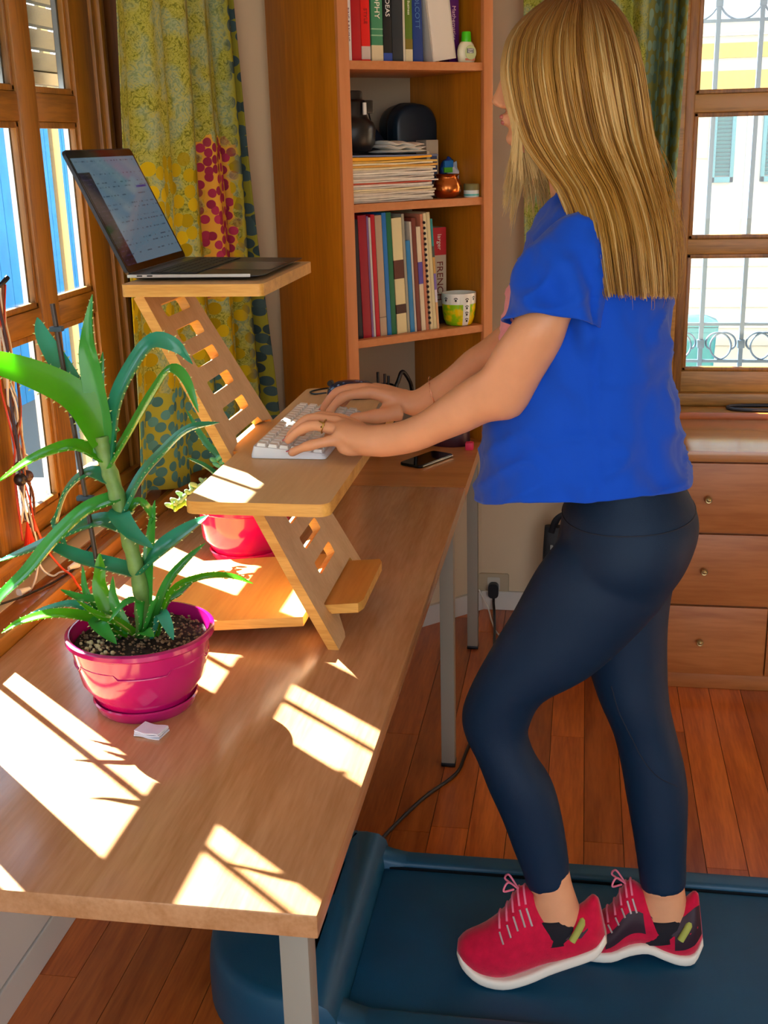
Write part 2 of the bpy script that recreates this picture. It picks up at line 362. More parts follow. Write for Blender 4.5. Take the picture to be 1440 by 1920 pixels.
# ------------------------------------------------------------------ curtains
def curtain_mat(name, seed, dark=1.0):
    m = bpy.data.materials.new(name); m.use_nodes = True
    n = m.node_tree.nodes; l = m.node_tree.links; b = n['Principled BSDF']; b.inputs['Roughness'].default_value = .85; b.inputs['Specular IOR Level'].default_value = .1
    uv = n.new('ShaderNodeUVMap')
    mp = n.new('ShaderNodeMapping'); mp.inputs['Location'].default_value = (seed, seed * .7, 0); l.new(uv.outputs[0], mp.inputs[0])
    def N(t, **k):
        x = n.new(t)
        for a, v in k.items(): setattr(x, a, v)
        return x
    def ramp(src, stops):
        r = N('ShaderNodeValToRGB'); e = r.color_ramp.elements
        while len(e) < len(stops): e.new(.5)
        for q, (p, c) in zip(e, stops): q.position = p; q.color = lin(c)
        l.new(src, r.inputs[0]); return r.outputs[0]
    def mixc(f, a, c):
        x = N('ShaderNodeMix', data_type='RGBA'); l.new(f, x.inputs[0])
        for s, k in ((a, 6), (c, 7)):
            if isinstance(s, str): x.inputs[k].default_value = lin(s)
            else: l.new(s, x.inputs[k])
        return x.outputs[2]
    # leafy scribble ground
    n1 = N('ShaderNodeTexNoise'); n1.inputs['Scale'].default_value = 60; n1.inputs['Detail'].default_value = 3; n1.inputs['Distortion'].default_value = 2.5; l.new(mp.outputs[0], n1.inputs['Vector'])
    n2 = N('ShaderNodeTexNoise'); n2.inputs['Scale'].default_value = 16; n2.inputs['Detail'].default_value = 1; l.new(mp.outputs[0], n2.inputs['Vector'])
    base = ramp(n1.outputs[0], [(.36, '#7d8430'), (.47, '#b2b648'), (.55, '#cccc62'), (.64, '#9aa048')])
    base2 = ramp(n1.outputs[0], [(.40, '#93a878'), (.5, '#aebf94'), (.6, '#c4c470')])
    fz = ramp(n2.outputs[0], [(.46, '#000000'), (.58, '#ffffff')])
    ground = mixc(fz, base, base2)
    cellpos = {}
    def dots(scale, r0, colr, under, rnd=.8):
        v = N('ShaderNodeTexVoronoi', voronoi_dimensions='2D'); v.inputs['Scale'].default_value = scale; v.inputs['Randomness'].default_value = rnd; l.new(mp.outputs[0], v.inputs['Vector'])
        hs = N('ShaderNodeHueSaturation'); hs.inputs['Color'].default_value = lin(colr)
        sp = N('ShaderNodeSeparateColor'); l.new(v.outputs['Color'], sp.inputs[0])
        mr = N('ShaderNodeMapRange'); mr.inputs[3].default_value = .7; mr.inputs[4].default_value = 1.3; l.new(sp.outputs[0], mr.inputs[0]); l.new(mr.outputs[0], hs.inputs['Value'])
        vm = N('ShaderNodeVectorMath', operation='SUBTRACT'); vm.inputs[1].default_value = (seed, seed * .7, 0); l.new(v.outputs['Position'], vm.inputs[0]); sq = N('ShaderNodeSeparateXYZ'); l.new(vm.outputs[0], sq.inputs[0]); cellpos[colr] = (sq.outputs[0], sq.outputs[1])
        lt = N('ShaderNodeMath', operation='LESS_THAN'); lt.inputs[1].default_value = r0; l.new(v.outputs['Distance'], lt.inputs[0])
        return mixc(lt.outputs[0], under, hs.outputs[0])
    yel = dots(26, .43, '#ccb41c', ground)
    blu = dots(34, .42, '#5d9aa0', '#b9bc4a')
    mag = dots(38, .44, '#b23a5c', '#f0b848')
    dk = dots(30, .44, '#4a6264', '#a8a63c')
    # regions of the print: by blocks along the width and height
    sp = N('ShaderNodeSeparateXYZ'); l.new(uv.outputs[0], sp.inputs[0])
    def band(src, a, c_, soft=.02):
        x = N('ShaderNodeMapRange', interpolation_type='SMOOTHSTEP'); x.inputs[1].default_value = a - soft; x.inputs[2].default_value = a + soft; l.new(src, x.inputs[0])
        y = N('ShaderNodeMapRange', interpolation_type='SMOOTHSTEP'); y.inputs[1].default_value = c_ - soft; y.inputs[2].default_value = c_ + soft; y.inputs[3].default_value = 1; y.inputs[4].default_value = 0; l.new(src, y.inputs[0])
        z = N('ShaderNodeMath', operation='MULTIPLY'); l.new(x.outputs[0], z.inputs[0]); l.new(y.outputs[0], z.inputs[1]); return z.outputs[0]
    def both(p, q):
        z = N('ShaderNodeMath', operation='MULTIPLY'); l.new(p, z.inputs[0]); l.new(q, z.inputs[1]); return z.outputs[0]
    U, V = sp.outputs[0], sp.outputs[1]
    return m, b, l, dict(mpos=cellpos['#b23a5c'], ypos=cellpos['#ccb41c'], bpos=cellpos['#5d9aa0'], ground=ground, yel=yel, blu=blu, mag=mag, dk=dk, grey=dots(30, .44, '#7f9c84', '#8d8f4c')), band, both, mixc, U, V
def curtain(name, m, top, bot, zt, zb, amp, freq, nu=240, nz=44, label='', phase=0, thin=.0):
    top = spline(top, 40); bot = spline(bot, 40)
    def at(P, t):
        x = t * (len(P) - 1); i = min(int(x), len(P) - 2); return P[i].lerp(P[i + 1], x - i)
    vs = []; fs = []; uvs = []
    for j in range(nz + 1):
        w = j / nz; z = zt + (zb - zt) * w; arc = 0; prev = None
        for i in range(nu + 1):
            t = i / nu; p = at(top, t).lerp(at(bot, t), w ** 1.3); q = at(top, min(t + .01, 1)).lerp(at(bot, min(t + .01, 1)), w ** 1.3) - at(top, max(t - .01, 0)).lerp(at(bot, max(t - .01, 0)), w ** 1.3)
            nrm = Vector((q.y, -q.x, 0)).normalized()
            a = amp * (.75 + .35 * w) * (.72 + .6 * t)
            k = 2 * pi * freq * (t + .03 * sin(5 * t + 1.3 * w)) + phase
            d = a * (sin(k) + .35 * sin(2 * k + .8) + .25 * sin(.5 * k + 2)) + .006 * sin(9 * w + 12 * t) * w
            p = p + nrm * d; 
            vs.append((p.x, p.y, z + (.012 * sin(k * .5) * (w > .99)))); uvs.append((t, z))
    for j in range(nz):
        for i in range(nu):
            a = j * (nu + 1) + i; fs.append((a, a + 1, a + nu + 2, a + nu + 1))
    me = bpy.data.meshes.new(name); me.from_pydata(vs, [], fs); me.update()
    L = sum((top[i + 1] - top[i]).length for i in range(len(top) - 1)) * 1.75
    ul = me.uv_layers.new(name='UVMap')
    for lp in me.loops: u, v = uvs[lp.vertex_index]; ul.data[lp.index].uv = (u * L, v)
    me.materials.append(m); me.polygons.foreach_set('use_smooth', [True] * len(me.polygons))
    o = bpy.data.objects.new(name, me); COL.objects.link(o); o['label'] = label; o['category'] = 'curtain'
    s = o.modifiers.new('thickness', 'SOLIDIFY'); s.thickness = .0016
    return o, L
m, b, l, R, band, both, mixc, U, V = curtain_mat('curtain_left_print', 0.3)
c = mixc(band(R['ypos'][1], .2, 1.57, .004), R['ground'], R['yel'])
c = mixc(both(band(R['bpos'][1], .2, 1.02, .004), band(R['bpos'][0], -1, .62, .004)), c, R['blu'])
c = mixc(both(band(R['mpos'][1], 1.22, 1.61, .004), band(R['mpos'][0], .57, .81, .004)), c, R['mag'])
c = mixc(band(U, .82, 2), c, R['dk'])
l.new(c, b.inputs['Base Color'])
tr = m.node_tree.nodes.new('ShaderNodeBsdfTranslucent'); l.new(c, tr.inputs[0]); mx_ = m.node_tree.nodes.new('ShaderNodeMixShader'); mx_.inputs[0].default_value = .22
l.new(b.outputs[0], mx_.inputs[1]); l.new(tr.outputs[0], mx_.inputs[2]); l.new(mx_.outputs[0], m.node_tree.nodes['Material Output'].inputs[0])
curtain('curtain', m, [(-1.035, 2.69, 0), (-.99, 2.93, 0), (-.975, 3.12, 0), (-.935, 3.25, 0)], [(-1.035, 2.53, 0), (-.985, 2.85, 0), (-.955, 3.10, 0), (-.885, 3.27, 0)], 2.45, .785, .021, 5.0,
        label='green and yellow printed curtain with a magenta stripe, hanging behind the laptop', phase=.6)
m, b, l, R, band, both, mixc, U, V = curtain_mat('curtain_back_print', 2.1)
c = mixc(band(U, .50, 2, .01), R['ground'], R['grey'])
c = mixc(both(band(R['mpos'][1], 1.25, 1.58, .004), band(R['mpos'][0], .86, 3, .004)), c, R['mag'])
l.new(c, b.inputs['Base Color'])
tr = m.node_tree.nodes.new('ShaderNodeBsdfTranslucent'); l.new(c, tr.inputs[0]); mx_ = m.node_tree.nodes.new('ShaderNodeMixShader'); mx_.inputs[0].default_value = .25
l.new(b.outputs[0], mx_.inputs[1]); l.new(tr.outputs[0], mx_.inputs[2]); l.new(mx_.outputs[0], m.node_tree.nodes['Material Output'].inputs[0])
curtain('curtain', m, [(-.20, 3.815, 0), (.05, 3.80, 0), (.20, 3.79, 0), (.285, 3.79, 0)], [(-.18, 3.815, 0), (.05, 3.80, 0), (.17, 3.79, 0), (.25, 3.79, 0)], 2.45, .775, .024, 5.0,
        label='green printed curtain hanging behind the woman, beside the barred window', phase=2.4)

# ------------------------------------------------------------------ desks
HD = .74
def leg_box(parent, x0, x1, y0, y1, z0, z1):
    m = MB(); m.box((x0, y0, z0 + .006), (x1, y1, z1), .002); o = m.obj('leg', M_steel, parent, 30)
    f = MB(); f.box((x0 - .001, y0 - .001, z0), (x1 + .001, y1 + .001, z0 + .012), .002); f.obj('foot_cap', M_blk, o, 30)
desk = thing('desk', (-.65, 2.0, 0), 'long wood-laminate desk under the window, with square grey steel legs', 'desk')
m = MB(); m.box((-1.008, 1.1346, HD - .033), (-.288, 2.907, HD), .003); m.obj('desk_top', M_desk, desk, 30)
for x0, x1, y0, y1 in ((-.342, -.306, 1.155, 1.191), (-.342, -.306, 2.775, 2.811), (-.99, -.954, 1.155, 1.191), (-.99, -.954, 2.775, 2.811)):
    leg_box(desk, x0, x1, y0, y1, 0, HD - .033)
m = MB(); m.box((-.334, 1.191, HD - .075), (-.314, 2.775, HD - .033), .002); m.box((-.98, 1.191, HD - .075), (-.96, 2.775, HD - .033), .002); m.obj('rail', M_steel, desk, 30)
cd = thing('corner_desk', (-.6, 3.25, 0), 'corner desk panel behind the long desk, carrying the bookshelf', 'desk')
poly = [(-1.008, 2.909), (-.288, 2.909), (-.288, 3.40), (-.235, 3.45), (-.235, 3.70), (-.492, 3.70), (-.90, 3.32), (-1.008, 3.21)]
m = MB(); m.prism(poly, lambda u, v, d: (u, v, d), HD - .033, HD); m.obj('desk_top', M_deskx, cd, 30)
leg_box(cd, -.346, -.312, 3.54, 3.574, 0, HD - .033); leg_box(cd, -.99, -.954, 2.95, 2.986, 0, HD - .033)

# ------------------------------------------------------------------ corner bookshelf (local u along the front, v into the corner)
B0 = Vector((-.6144, 3.0698, 0))
def BK(u, v, z): return (B0.x + DD.x * u + NN.x * v, B0.y + DD.y * u + NN.y * v, z)
BM = Matrix(((DD.x, NN.x, 0, B0.x), (DD.y, NN.y, 0, B0.y), (0, 0, 1, 0), (0, 0, 0, 1)))
def bbox(u0, u1, v0, v1, z0, z1, ch=.0015): m = MB(); m.box((u0, v0, z0), (u1, v1, z1), ch, BM); return m
bs = thing('bookshelf', BK(.25, .18, HD), 'tall open wooden bookshelf standing across the corner of the room', 'bookshelf')
ZT = 2.42
for u0, u1 in ((0, .028), (.462, .49)):
    bbox(u0, u1, .012, .37, HD, ZT).obj('side_panel', M_shelf, bs, 30)
for u0, u1 in ((0, .032), (.459, .49)):
    bbox(u0, u1, 0, .014, HD, ZT).obj('front_edge', M_shelfe, bs, 30)
SHZ = (1.088, 1.443, 1.7935, 2.15, 2.42)
for z in SHZ:
    bbox(.028, .462, .006, .352, z - .021, z).obj('shelf_board', M_shelfx, bs, 30)
bbox(.028, .462, .353, .362, HD, ZT).obj('back_panel', mat('back_panel_pale', '#b8a88c', .7), bs, 30)

M_page = mat('page_block', '#e6dcc0', .8, var=.06, vscale=300)
def book(u, wd, z, h, dp, col, label, title=None, tcol='#ffffff', lean=0, v0=.02, cat='book', group='books on the upper shelf', tsize=.012, bands=(), name='book', tz=.55, thick=.002, rough=.45):
    """an upright book: cover with spine facing front, page block, lettering; lean in degrees (top tilts to -u)"""
    base = BK(u + wd / 2, v0 + dp / 2, z)
    b = thing(name, base, label, cat, group)
    Lr = Matrix.Translation((u + (0 if lean <= 0 else 0), 0, z)) @ Matrix.Rotation(radians(-lean), 4, 'Y')
    T = BM @ Lr
    cv = mat('cover_' + col.strip('#') + str(int(rough * 100)), col, rough, .4)
    m = MB(); m.box((0, v0, 0), (wd, v0 + .004, h), .0012, T); m.box((0, v0, 0), (thick, v0 + dp, h), 0, T); m.box((wd - thick, v0, 0), (wd, v0 + dp, h), 0, T)
    m.obj('cover', cv, b, 30)
    m = MB(); m.box((thick, v0 + .004, .003), (wd - thick, v0 + dp - .004, h - .003), 0, T); m.obj('pages', M_page, b)
    for z0, z1, bc in bands:
        m = MB(); m.box((-.0002, v0 - .0005, z0), (wd + .0002, v0 + .004, z1), 0, T); m.obj('spine_band', mat('band_' + bc.strip('#'), bc, .5), b)
    if title:
        p = T @ Vector((wd / 2, v0 - .0008, h * tz))
        o = text(title, 'lettering', mat('ink_' + tcol.strip('#'), tcol, .5), b, p, (0, 0, 0), tsize)
        o.matrix_local = Matrix.Translation(p - wloc(b)) @ (T.to_3x3() @ Matrix(((0, 1, 0), (0, 0, -1), (-1, 0, 0)))).to_4x4()
    return b
z = SHZ[2]
book(.034, .018, z, .235, .17, '#e8e0dc', 'slim white paperback at the left end of the upper shelf', 'RING & RAVING', '#6a2040', tsize=.011, tz=.36)
book(.053, .028, z, .24, .18, '#b00818', 'thick dark red book second from the left on the upper shelf', None)
book(.082, .026, z, .235, .19, '#e01410', 'bright red book with worn label on the upper shelf', 'STYLE', '#8a0a0a', tsize=.014, bands=((.004, .035, '#c8b8b0'),), tz=.45)
book(.113, .034, z, .23, .18, '#3f8a62', 'green book with torn pale spine foot', 'PHILOSOPHY', '#f4f0e0', tsize=.022, bands=((.0, .038, '#d8caa4'), (.06, .063, '#8fbf98'), (.075, .078, '#8fbf98')), tz=.72)
book(.149, .026, z, .24, .17, '#10161c', 'black book titled IDEAS with white letters', 'OF IDEAS', '#f4f4f0', tsize=.018, bands=((0, .02, '#2346a0'),), tz=.60)
book(.176, .033, z, .245, .19, '#232d36', 'wide charcoal book without lettering on the upper shelf')
book(.210, .006, z, .232, .16, '#d9d2bd', 'thin cream booklet between charcoal and green books')
book(.217, .022, z, .236, .17, '#5a7a1e', 'olive green book with small white title', 'Business', '#f0f0d8', tsize=.010, bands=((.0, .03, '#d9cfa8'), (.03, .055, '#7a6a14')), tz=.55)
book(.242, .031, z, .26, .19, '#123a86', 'wide blue hardback leaning against cream box file', 'WOLCOTT', '#4f7fb8', lean=1.4, tsize=.020, tz=.5)
b_ = book(.304, .077, z, .29, .20, '#ded8cc', 'cream white box file leaning left on the upper shelf', lean=8, thick=.004, name='box_file', cat='file', rough=.7)
book(.394, .034, z, .245, .17, '#5a1a6e', 'purple mathematics textbook at the right end', 'Mathematics', '#e8c8d8', tsize=.017, v0=.07, tz=.42)
book(.3835, .008, z, .25, .15, '#b8a02a', 'mustard yellow booklet behind cream box file', v0=.11, lean=8)
# glue bottle
gb = thing('glue_bottle', BK(.43, .04, z), 'small white glue bottle with a bright green cap', 'bottle')
def ell(prof, cu, cv, z0, n=24, M=BM):
    return [[M @ Vector((cu + r * cos(2 * pi * j / n), cv + d * sin(2 * pi * j / n), z0 + zz)) for j in range(n)] for r, d, zz in prof]
m = MB(); m.loft(ell([(.022, .012, 0), (.026, .014, .004), (.029, .0155, .02), (.0285, .0155, .032), (.024, .014, .045), (.017, .012, .053), (.011, .011, .055)], .43, .04, z)); m.obj('bottle_body', mat('glue_white', '#efeccb', .3), gb, 60)
m = MB(); m.loft(ell([(.0135, .0135, .053), (.0135, .0135, .056), (.0125, .0125, .076), (.011, .011, .079)], .43, .04, z)); m.obj('cap', mat('cap_green', '#4fd81c', .35), gb, 40)
m = MB(); m.loft([[BM @ Vector((.4325 + .019 * cos(a), .0238, z + .026 + .019 * sin(a))) for a in [2 * pi * k / 20 for k in range(20)]], [BM @ Vector((.4325 + .018 * cos(a), .0228, z + .026 + .018 * sin(a))) for a in [2 * pi * k / 20 for k in range(20)]]]); m.obj('label', mat('label_lime', '#cfe0a4', .4), gb)
m = MB(); m.box((.419, .0215, z + .024), (.441, .0226, z + .036), 0, BM); m.obj('label_block', mat('label_grey', '#7f8a8c', .5), gb)
m = MB(); m.box((.415, .0235, z + .006), (.447, .0245, z + .011), 0, BM); m.obj('label_stripe', mat('label_salmon', '#e88a70', .5), gb)
for k, (tx, zz) in enumerate((('Liquid', .033), ('Paper', .027))):
    o = text(tx, 'lettering', mat('ink_white', '#ffffff', .5), gb, BM @ Vector((.430, .0212, z + zz)), (pi / 2, 0, radians(43)), .0065)

# second shelf ------------------------------------------------------
z = SHZ[1]
vase = thing('round_black_jar', BK(.085, .10, z + .128), 'round black jar shape with clip-on lid on top of the papers', 'jar')
m = MB(); m.loft(ell([(.03, .03, 0), (.050, .050, .004), (.061, .061, .025), (.064, .064, .06), (.058, .058, .075), (.044, .044, .085), (.040, .040, .095), (.041, .041, .125), (.034, .034, .132)], .0945, .10, z + .128, 32)); m.obj('body', M_blk, vase, 60)
m = MB(); m.box((.106, .052, z + .125 + .10), (.134, .085, z + .125 + .133), .004, BM); m.box((.080, .075, z + .255), (.118, .115, z + .283), .008, BM); m.obj('clip_lid', M_blk, vase, 40)
m = MB(); m.box((.102, .050, z + .222), (.111, .056, z + .252), .001, BM); m.obj('tag', mat('tag_white', '#d8dcd8', .5), vase, 30)
m = MB(); m.tube(spline([BK(.125, .08, z + .245), BK(.16, .12, z + .24), BK(.19, .16, z + .222), BK(.21, .18, z + .20)]), .002, 6); m.obj('cord', M_blk, vase, 60)
case = thing('hard_case', BK(.27, .2, z), 'dark teal rounded hard case standing behind the papers', 'case')
rs = []
for k, s_ in ((-.002, .90), (.004, .98), (.02, 1), (.075, 1), (.09, .98), (.096, .9)):
    pl = rrect(-.072, 0, .072, .25, .06, 8)
    rs.append([BK(.383 + u * s_, .208 + k, z + .004 + (v - .125) * s_ + .125) for u, v in pl])
m = MB(); m.loft(rs); m.obj('shell', M_dark, case, 60)
m = MB(); pl = rrect(-.0735, -.0015, .0735, .2515, .06, 8)
m.loft([[BK(.383 + u, .208 + d, z + .006 + v) for u, v in pl] for d in (.044, .05)]); m.obj('zip_line', M_blk, case, 40)
bag = thing('soft_pouch', BK(.18, .27, z), 'dark blue soft pouch lying behind the round jar', 'pouch')
m = MB(); rs = []
for t in range(13):
    a = t / 12; u = .10 + .20 * a; h = (.205 - .02 * abs(a - .4)) * (1 if 0 < t < 12 else .9); dp = .05
    rs.append([BK(u, .29 + dp * cos(q), z + h / 2 + (h / 2) * (abs(sin(q)) ** .6) * (1 if sin(q) > 0 else -1)) for q in [2 * pi * k / 20 for k in range(20)]])
m.loft(rs); m.obj('pouch_body', mat('pouch_blue', '#0e2038', .7), bag, 60)
# paper stack: single sheaves
stack_cols = ['#b8b0a4', '#d8d0c0', '#e6dfcc', '#cfc8ba', '#e2dac8', '#d6c8a8', '#f0e2b4', '#c8c0b4', '#e8e0d2', '#c0553c', '#d8d2c6', '#e4dccb', '#bdb5a8', '#dcd6c8', '#f2ead8', '#cfc6b6', '#e8d9a8', '#d9a44a', '#efe3c0', '#e2b85a']
ORD = ['lowest', 'second', 'third', 'fourth', 'fifth', 'sixth', 'seventh', 'eighth', 'ninth', 'tenth', 'eleventh', 'twelfth', 'thirteenth', 'fourteenth', 'fifteenth', 'sixteenth', 'seventeenth', 'eighteenth', 'nineteenth', 'topmost']
SHC = ['grey', 'pale grey', 'cream', 'grey', 'pale beige', 'beige', 'light yellow', 'grey', 'off-white', 'red', 'pale grey', 'cream', 'grey', 'pale grey', 'off-white', 'beige', 'straw', 'ochre', 'cream', 'golden']
SHW = ['%s sheaf of papers, %s%s of the stack on the middle shelf' % (c_, o_, '' if o_ in ('lowest', 'topmost') else ' from the bottom') for c_, o_ in zip(SHC, ORD)]
zz = z + .0005
for k, cc in enumerate(stack_cols):
    h = random.uniform(.0042, .0066); u1 = .308 + random.uniform(-.012, .012); lb = .035
    pb = thing('paper_sheaf', BK((lb + u1) / 2, .15, zz), SHW[k], 'papers', 'stacked paper sheaves')
    m = MB(); rr = []
    for t in range(9):
        u = lb + (u1 - lb) * t / 8; dz = .0012 * sin(t * 1.1 + k * 2.1) * (t / 8)
        v0 = .02 + random.uniform(-.002, .002) + .004 * sin(k)
        rr.append([BK(u, v0, zz + dz + .0006), BK(u, .20, zz + dz + .0006), BK(u, .20, zz + dz + h), BK(u, v0, zz + dz + h)])
    m.loft(rr); m.obj('sheets', mat('paper_' + cc.strip('#'), cc, .8, var=.1, vscale=60), pb)
    zz += h
zt_ = zz
ev = thing('yellow_envelope', BK(.17, .14, zt_), 'bright yellow folder lying on the paper stack', 'folder')
m = MB(); rr = []
for t in range(12):
    u = .033 + .262 * t / 11; dz = .0045 * sin(pi * t / 11) * 0 + .005 * (t / 11) ** 3
    rr.append([BK(u, .018, zt_ + .001 + dz), BK(u, .195, zt_ + .001 + dz), BK(u, .195, zt_ + .010 - .004 * t / 11 + dz), BK(u, .018, zt_ + .010 - .004 * t / 11 + dz)])
m.loft(rr); m.obj('folder_sleeve', mat('folder_yellow', '#f2ac12', .5), ev)
bf = thing('blue_grey_folder', BK(.17, .14, zt_ + .011), 'blue grey plastic folder on top of the yellow one', 'folder')
m = MB(); rr = []
for t in range(12):
    u = .033 + .285 * t / 11; dz = -.004 * (t / 11)
    rr.append([BK(u, .02, zt_ + .0115 + dz), BK(u, .19, zt_ + .0115 + dz), BK(u, .19, zt_ + .016 + dz), BK(u, .02, zt_ + .016 + dz)])
m.loft(rr); m.obj('folder_sleeve', mat('folder_bluegrey', '#6f7894', .4), bf)
tw = thing('folded_white_cloth', BK(.2, .08, zt_ + .017), 'folded white cloth lying on the stack beside the round jar', 'cloth')
for k, (h, u0, u1) in enumerate(((.010, .163, .292), (.012, .166, .288), (.012, .170, .280))):
    m = MB(); rr = []
    for t in range(15):
        u = u0 + (u1 - u0) * t / 14; r = h * .5 * (1 if 0 < t < 14 else .5); c0 = zt_ + .017 + .011 * k + h / 2 + .0025 * sin(t * .9 + k) * (k > 0) - .012 * (k * .35) * (t / 14)
        rr.append([BK(u, .03 + .10 * (.5 - .5 * cos(q)) * 1.0 + .004 * sin(t + k), c0 + r * sin(q)) for q in [2 * pi * j / 14 for j in range(14)]])
    m.loft(rr); m.obj('fold', mat('cloth_white', '#e4e2da', .9, bump=.3, bscale=300), tw, 60)
bx = thing('narrow_carton', BK(.355, .12, z), 'narrow grey and blue carton standing behind the copper pot', 'box')
bbox(.336, .377, .10, .15, z, z + .155).obj('carton_body', mat('carton_grey', '#a89f8c', .6), bx, 30)
bbox(.350, .371, .0985, .100, z + .02, z + .118).obj('carton_panel', mat('carton_blue', '#3a4c7a', .5), bx)
bbox(.336, .346, .0985, .1000, z + .0, z + .125).obj('carton_flap', mat('carton_pale', '#c4bda8', .6), bx)
M_cop = mat('copper', '#c9743a', .22, metal=1)
cp = thing('copper_pot', BK(.372, .055, z), 'small round copper pot on the middle shelf', 'pot')
m = MB(); m.loft(ell([(.02, .02, 0), (.03, .03, .003), (.040, .040, .018), (.041, .041, .03), (.036, .036, .045), (.030, .030, .053), (.030, .030, .057), (.036, .036, .064), (.034, .034, .064), (.028, .028, .057)]  , .372, .055, z, 32)); m.obj('pot_body', M_cop, cp, 60)
m = MB(); m.loft(ell([(.029, .029, .054), (.028, .028, .056)]  , .372, .055, z, 24)); m.obj('pot_inside', M_blk, cp)
jr = thing('cream_jar', BK(.438, .03, z), 'tiny cosmetic jar with olive lid and teal label', 'jar')
m = MB(); m.loft(ell([(.020, .020, 0), (.0215, .0215, .002), (.0215, .0215, .018), (.02, .02, .02)]  , .438, .03, z)); m.obj('jar_body', mat('jar_white', '#e0ecea', .4), jr, 40)
m = MB(); m.loft(ell([(.0217, .0217, .004), (.0217, .0217, .009)]  , .438, .03, z), cap=False); m.obj('label_band', mat('label_teal', '#58b8b0', .5), jr)
m = MB(); m.loft(ell([(.0225, .0225, .019), (.0225, .0225, .033), (.020, .020, .036)]  , .438, .03, z)); m.obj('lid', mat('lid_olive', '#7c7444', .5), jr, 40)
pk = thing('tissue_packet', BK(.44, .085, z), 'crumpled blue and white packet with a green label behind the copper pot', 'packet')
bm = bmesh.new(); bmesh.ops.create_icosphere(bm, subdivisions=4, radius=1)
for v in bm.verts:
    d = noise.noise(v.co * 2.3) * .30 + noise.noise(v.co * 5) * .12
    c_ = v.co * (1 + d); v.co = Vector(BK(.436 + c_.x * .027, .130 + c_.y * .026, z + .053 + c_.z * .050))
o0 = wloc(pk)
for v in bm.verts: v.co -= o0
me = bpy.data.meshes.new('wrapper'); bm.to_mesh(me); bm.free()
m = bpy.data.materials.new('packet_print'); m.use_nodes = True
nn = m.node_tree.nodes; ll = m.node_tree.links; vo = nn.new('ShaderNodeTexVoronoi'); vo.inputs['Scale'].default_value = 34; tcn = nn.new('ShaderNodeTexCoord'); ll.new(tcn.outputs['Object'], vo.inputs['Vector'])
rp = nn.new('ShaderNodeValToRGB'); rp.color_ramp.interpolation = 'CONSTANT'; e = rp.color_ramp.elements; e[0].color = lin('#1f3f9a'); e[1].position = .45; e[1].color = lin('#e8e8f2'); e.new(.62).color = lin('#1c6cc0'); e.new(.8).color = lin('#b8d4ee')
sp_ = nn.new('ShaderNodeSeparateColor'); ll.new(vo.outputs['Color'], sp_.inputs[0]); ll.new(sp_.outputs[0], rp.inputs[0]); ll.new(rp.outputs[0], nn['Principled BSDF'].inputs['Base Color'])
me.materials.append(m); me.polygons.foreach_set('use_smooth', [True] * len(me.polygons)); o = bpy.data.objects.new('wrapper', me); COL.objects.link(o); o.parent = pk
m = MB(); m.box((.400, .102, z + .066), (.428, .108, z + .080), .001, BM); m.obj('green_label', mat('label_green', '#58c030', .5), pk, 30)
m = MB(); m.box((.402, .104, z + .080), (.432, .112, z + .098), .001, BM); m.obj('blue_label', mat('label_blue', '#1d78c8', .5), pk, 30)

# third shelf ---------------------------------------------------------
z = SHZ[0]; G3 = 'files and booklets on the lower shelf'; LEAN = [0]
UT = [.0295]
def fbook(u0, u1, ut, h, col, label, cat='folder', v0=.03, dp=.21, **k):
    t = max(UT[0], u0 - (u0 - ut) * .32 / h); UT[0] = t + (u1 - u0) + .0012; LEAN[0] = math.atan2(u0 - t, .32)
    return book(u0, u1 - u0, z, h, dp, col, label, v0=v0, lean=math.degrees(LEAN[0]), cat=cat, group=G3, **k)
fbook(.036, .050, .030, .30, '#1a3f8c', 'dark blue folder at the far left of the lower shelf')
fbook(.052, .066, .036, .315, '#11152a', 'navy black folder next to the blue one')
fbook(.068, .094, .040, .325, '#9c0f2e', 'crimson ring folder on the lower shelf')
fbook(.096, .101, .062, .322, '#8a6aa8', 'thin lilac plastic sleeve with pale papers')
fbook(.102, .108, .070, .318, '#d8d4d0', 'thin pale grey plastic sleeve beside the lilac one')
fbook(.110, .122, .080, .325, '#c2142c', 'red folder between grey sleeve and beige notebook')
fbook(.124, .145, .092, .322, '#b8a48c', 'beige spiral notebook pad with dotted edge', cat='notebook', bands=((.05, .052, '#6a5a4a'),))
fbook(.147, .160, .112, .328, '#1e78c8', 'bright blue folder on the lower shelf')
fbook(.161, .176, .128, .328, '#0f6e48', 'dark green folder on the lower shelf')
fbook(.180, .212, .146, .312, '#e2d8a6', 'wide cream catalogue with brown marks on its spine', cat='booklet', bands=((.15, .20, '#5a2c20'), (.055, .08, '#3c1e1a')))
fbook(.214, .222, .180, .322, '#a8a894', 'grey clear sleeve leaning behind the cream catalogue')
fbook(.224, .238, .198, .250, '#2a86c4', 'short blue folder leaning in the row')
fbook(.239, .245, .208, .300, '#d2ccc0', 'thin pale sleeve next to the short blue folder')
fbook(.247, .260, .212, .310, '#7a3c30', 'brown cardboard folder on the lower shelf')
fbook(.262, .276, .230, .285, '#e6d8ba', 'cream booklet with a violet strip on its spine', cat='booklet', bands=((.13, .19, '#5a4aa8'),))
wb_ = fbook(.278, .287, .246, .318, '#d88a68', 'comb-bound salmon booklet with black comb spine', cat='booklet')
T = BM @ Matrix.Translation((.2875, 0, z)) @ Matrix.Rotation(-LEAN[0], 4, 'Y')
me = None
for k in range(20):
    c_ = MB(); p = T @ Vector((.001, .027, .02 + k * .0145)); 
    if me is None: c_.sphere((0, 0, 0), (.0042, .0045, .0042), 8, 6); me = c_.mesh('comb_ring'); me.materials.append(M_blk)
    dup(me, 'comb_ring', wb_, p - wloc(wb_))
fbook(.292, .302, .258, .320, '#e4d9ae', 'cream booklet right of the comb-bound one', cat='booklet')
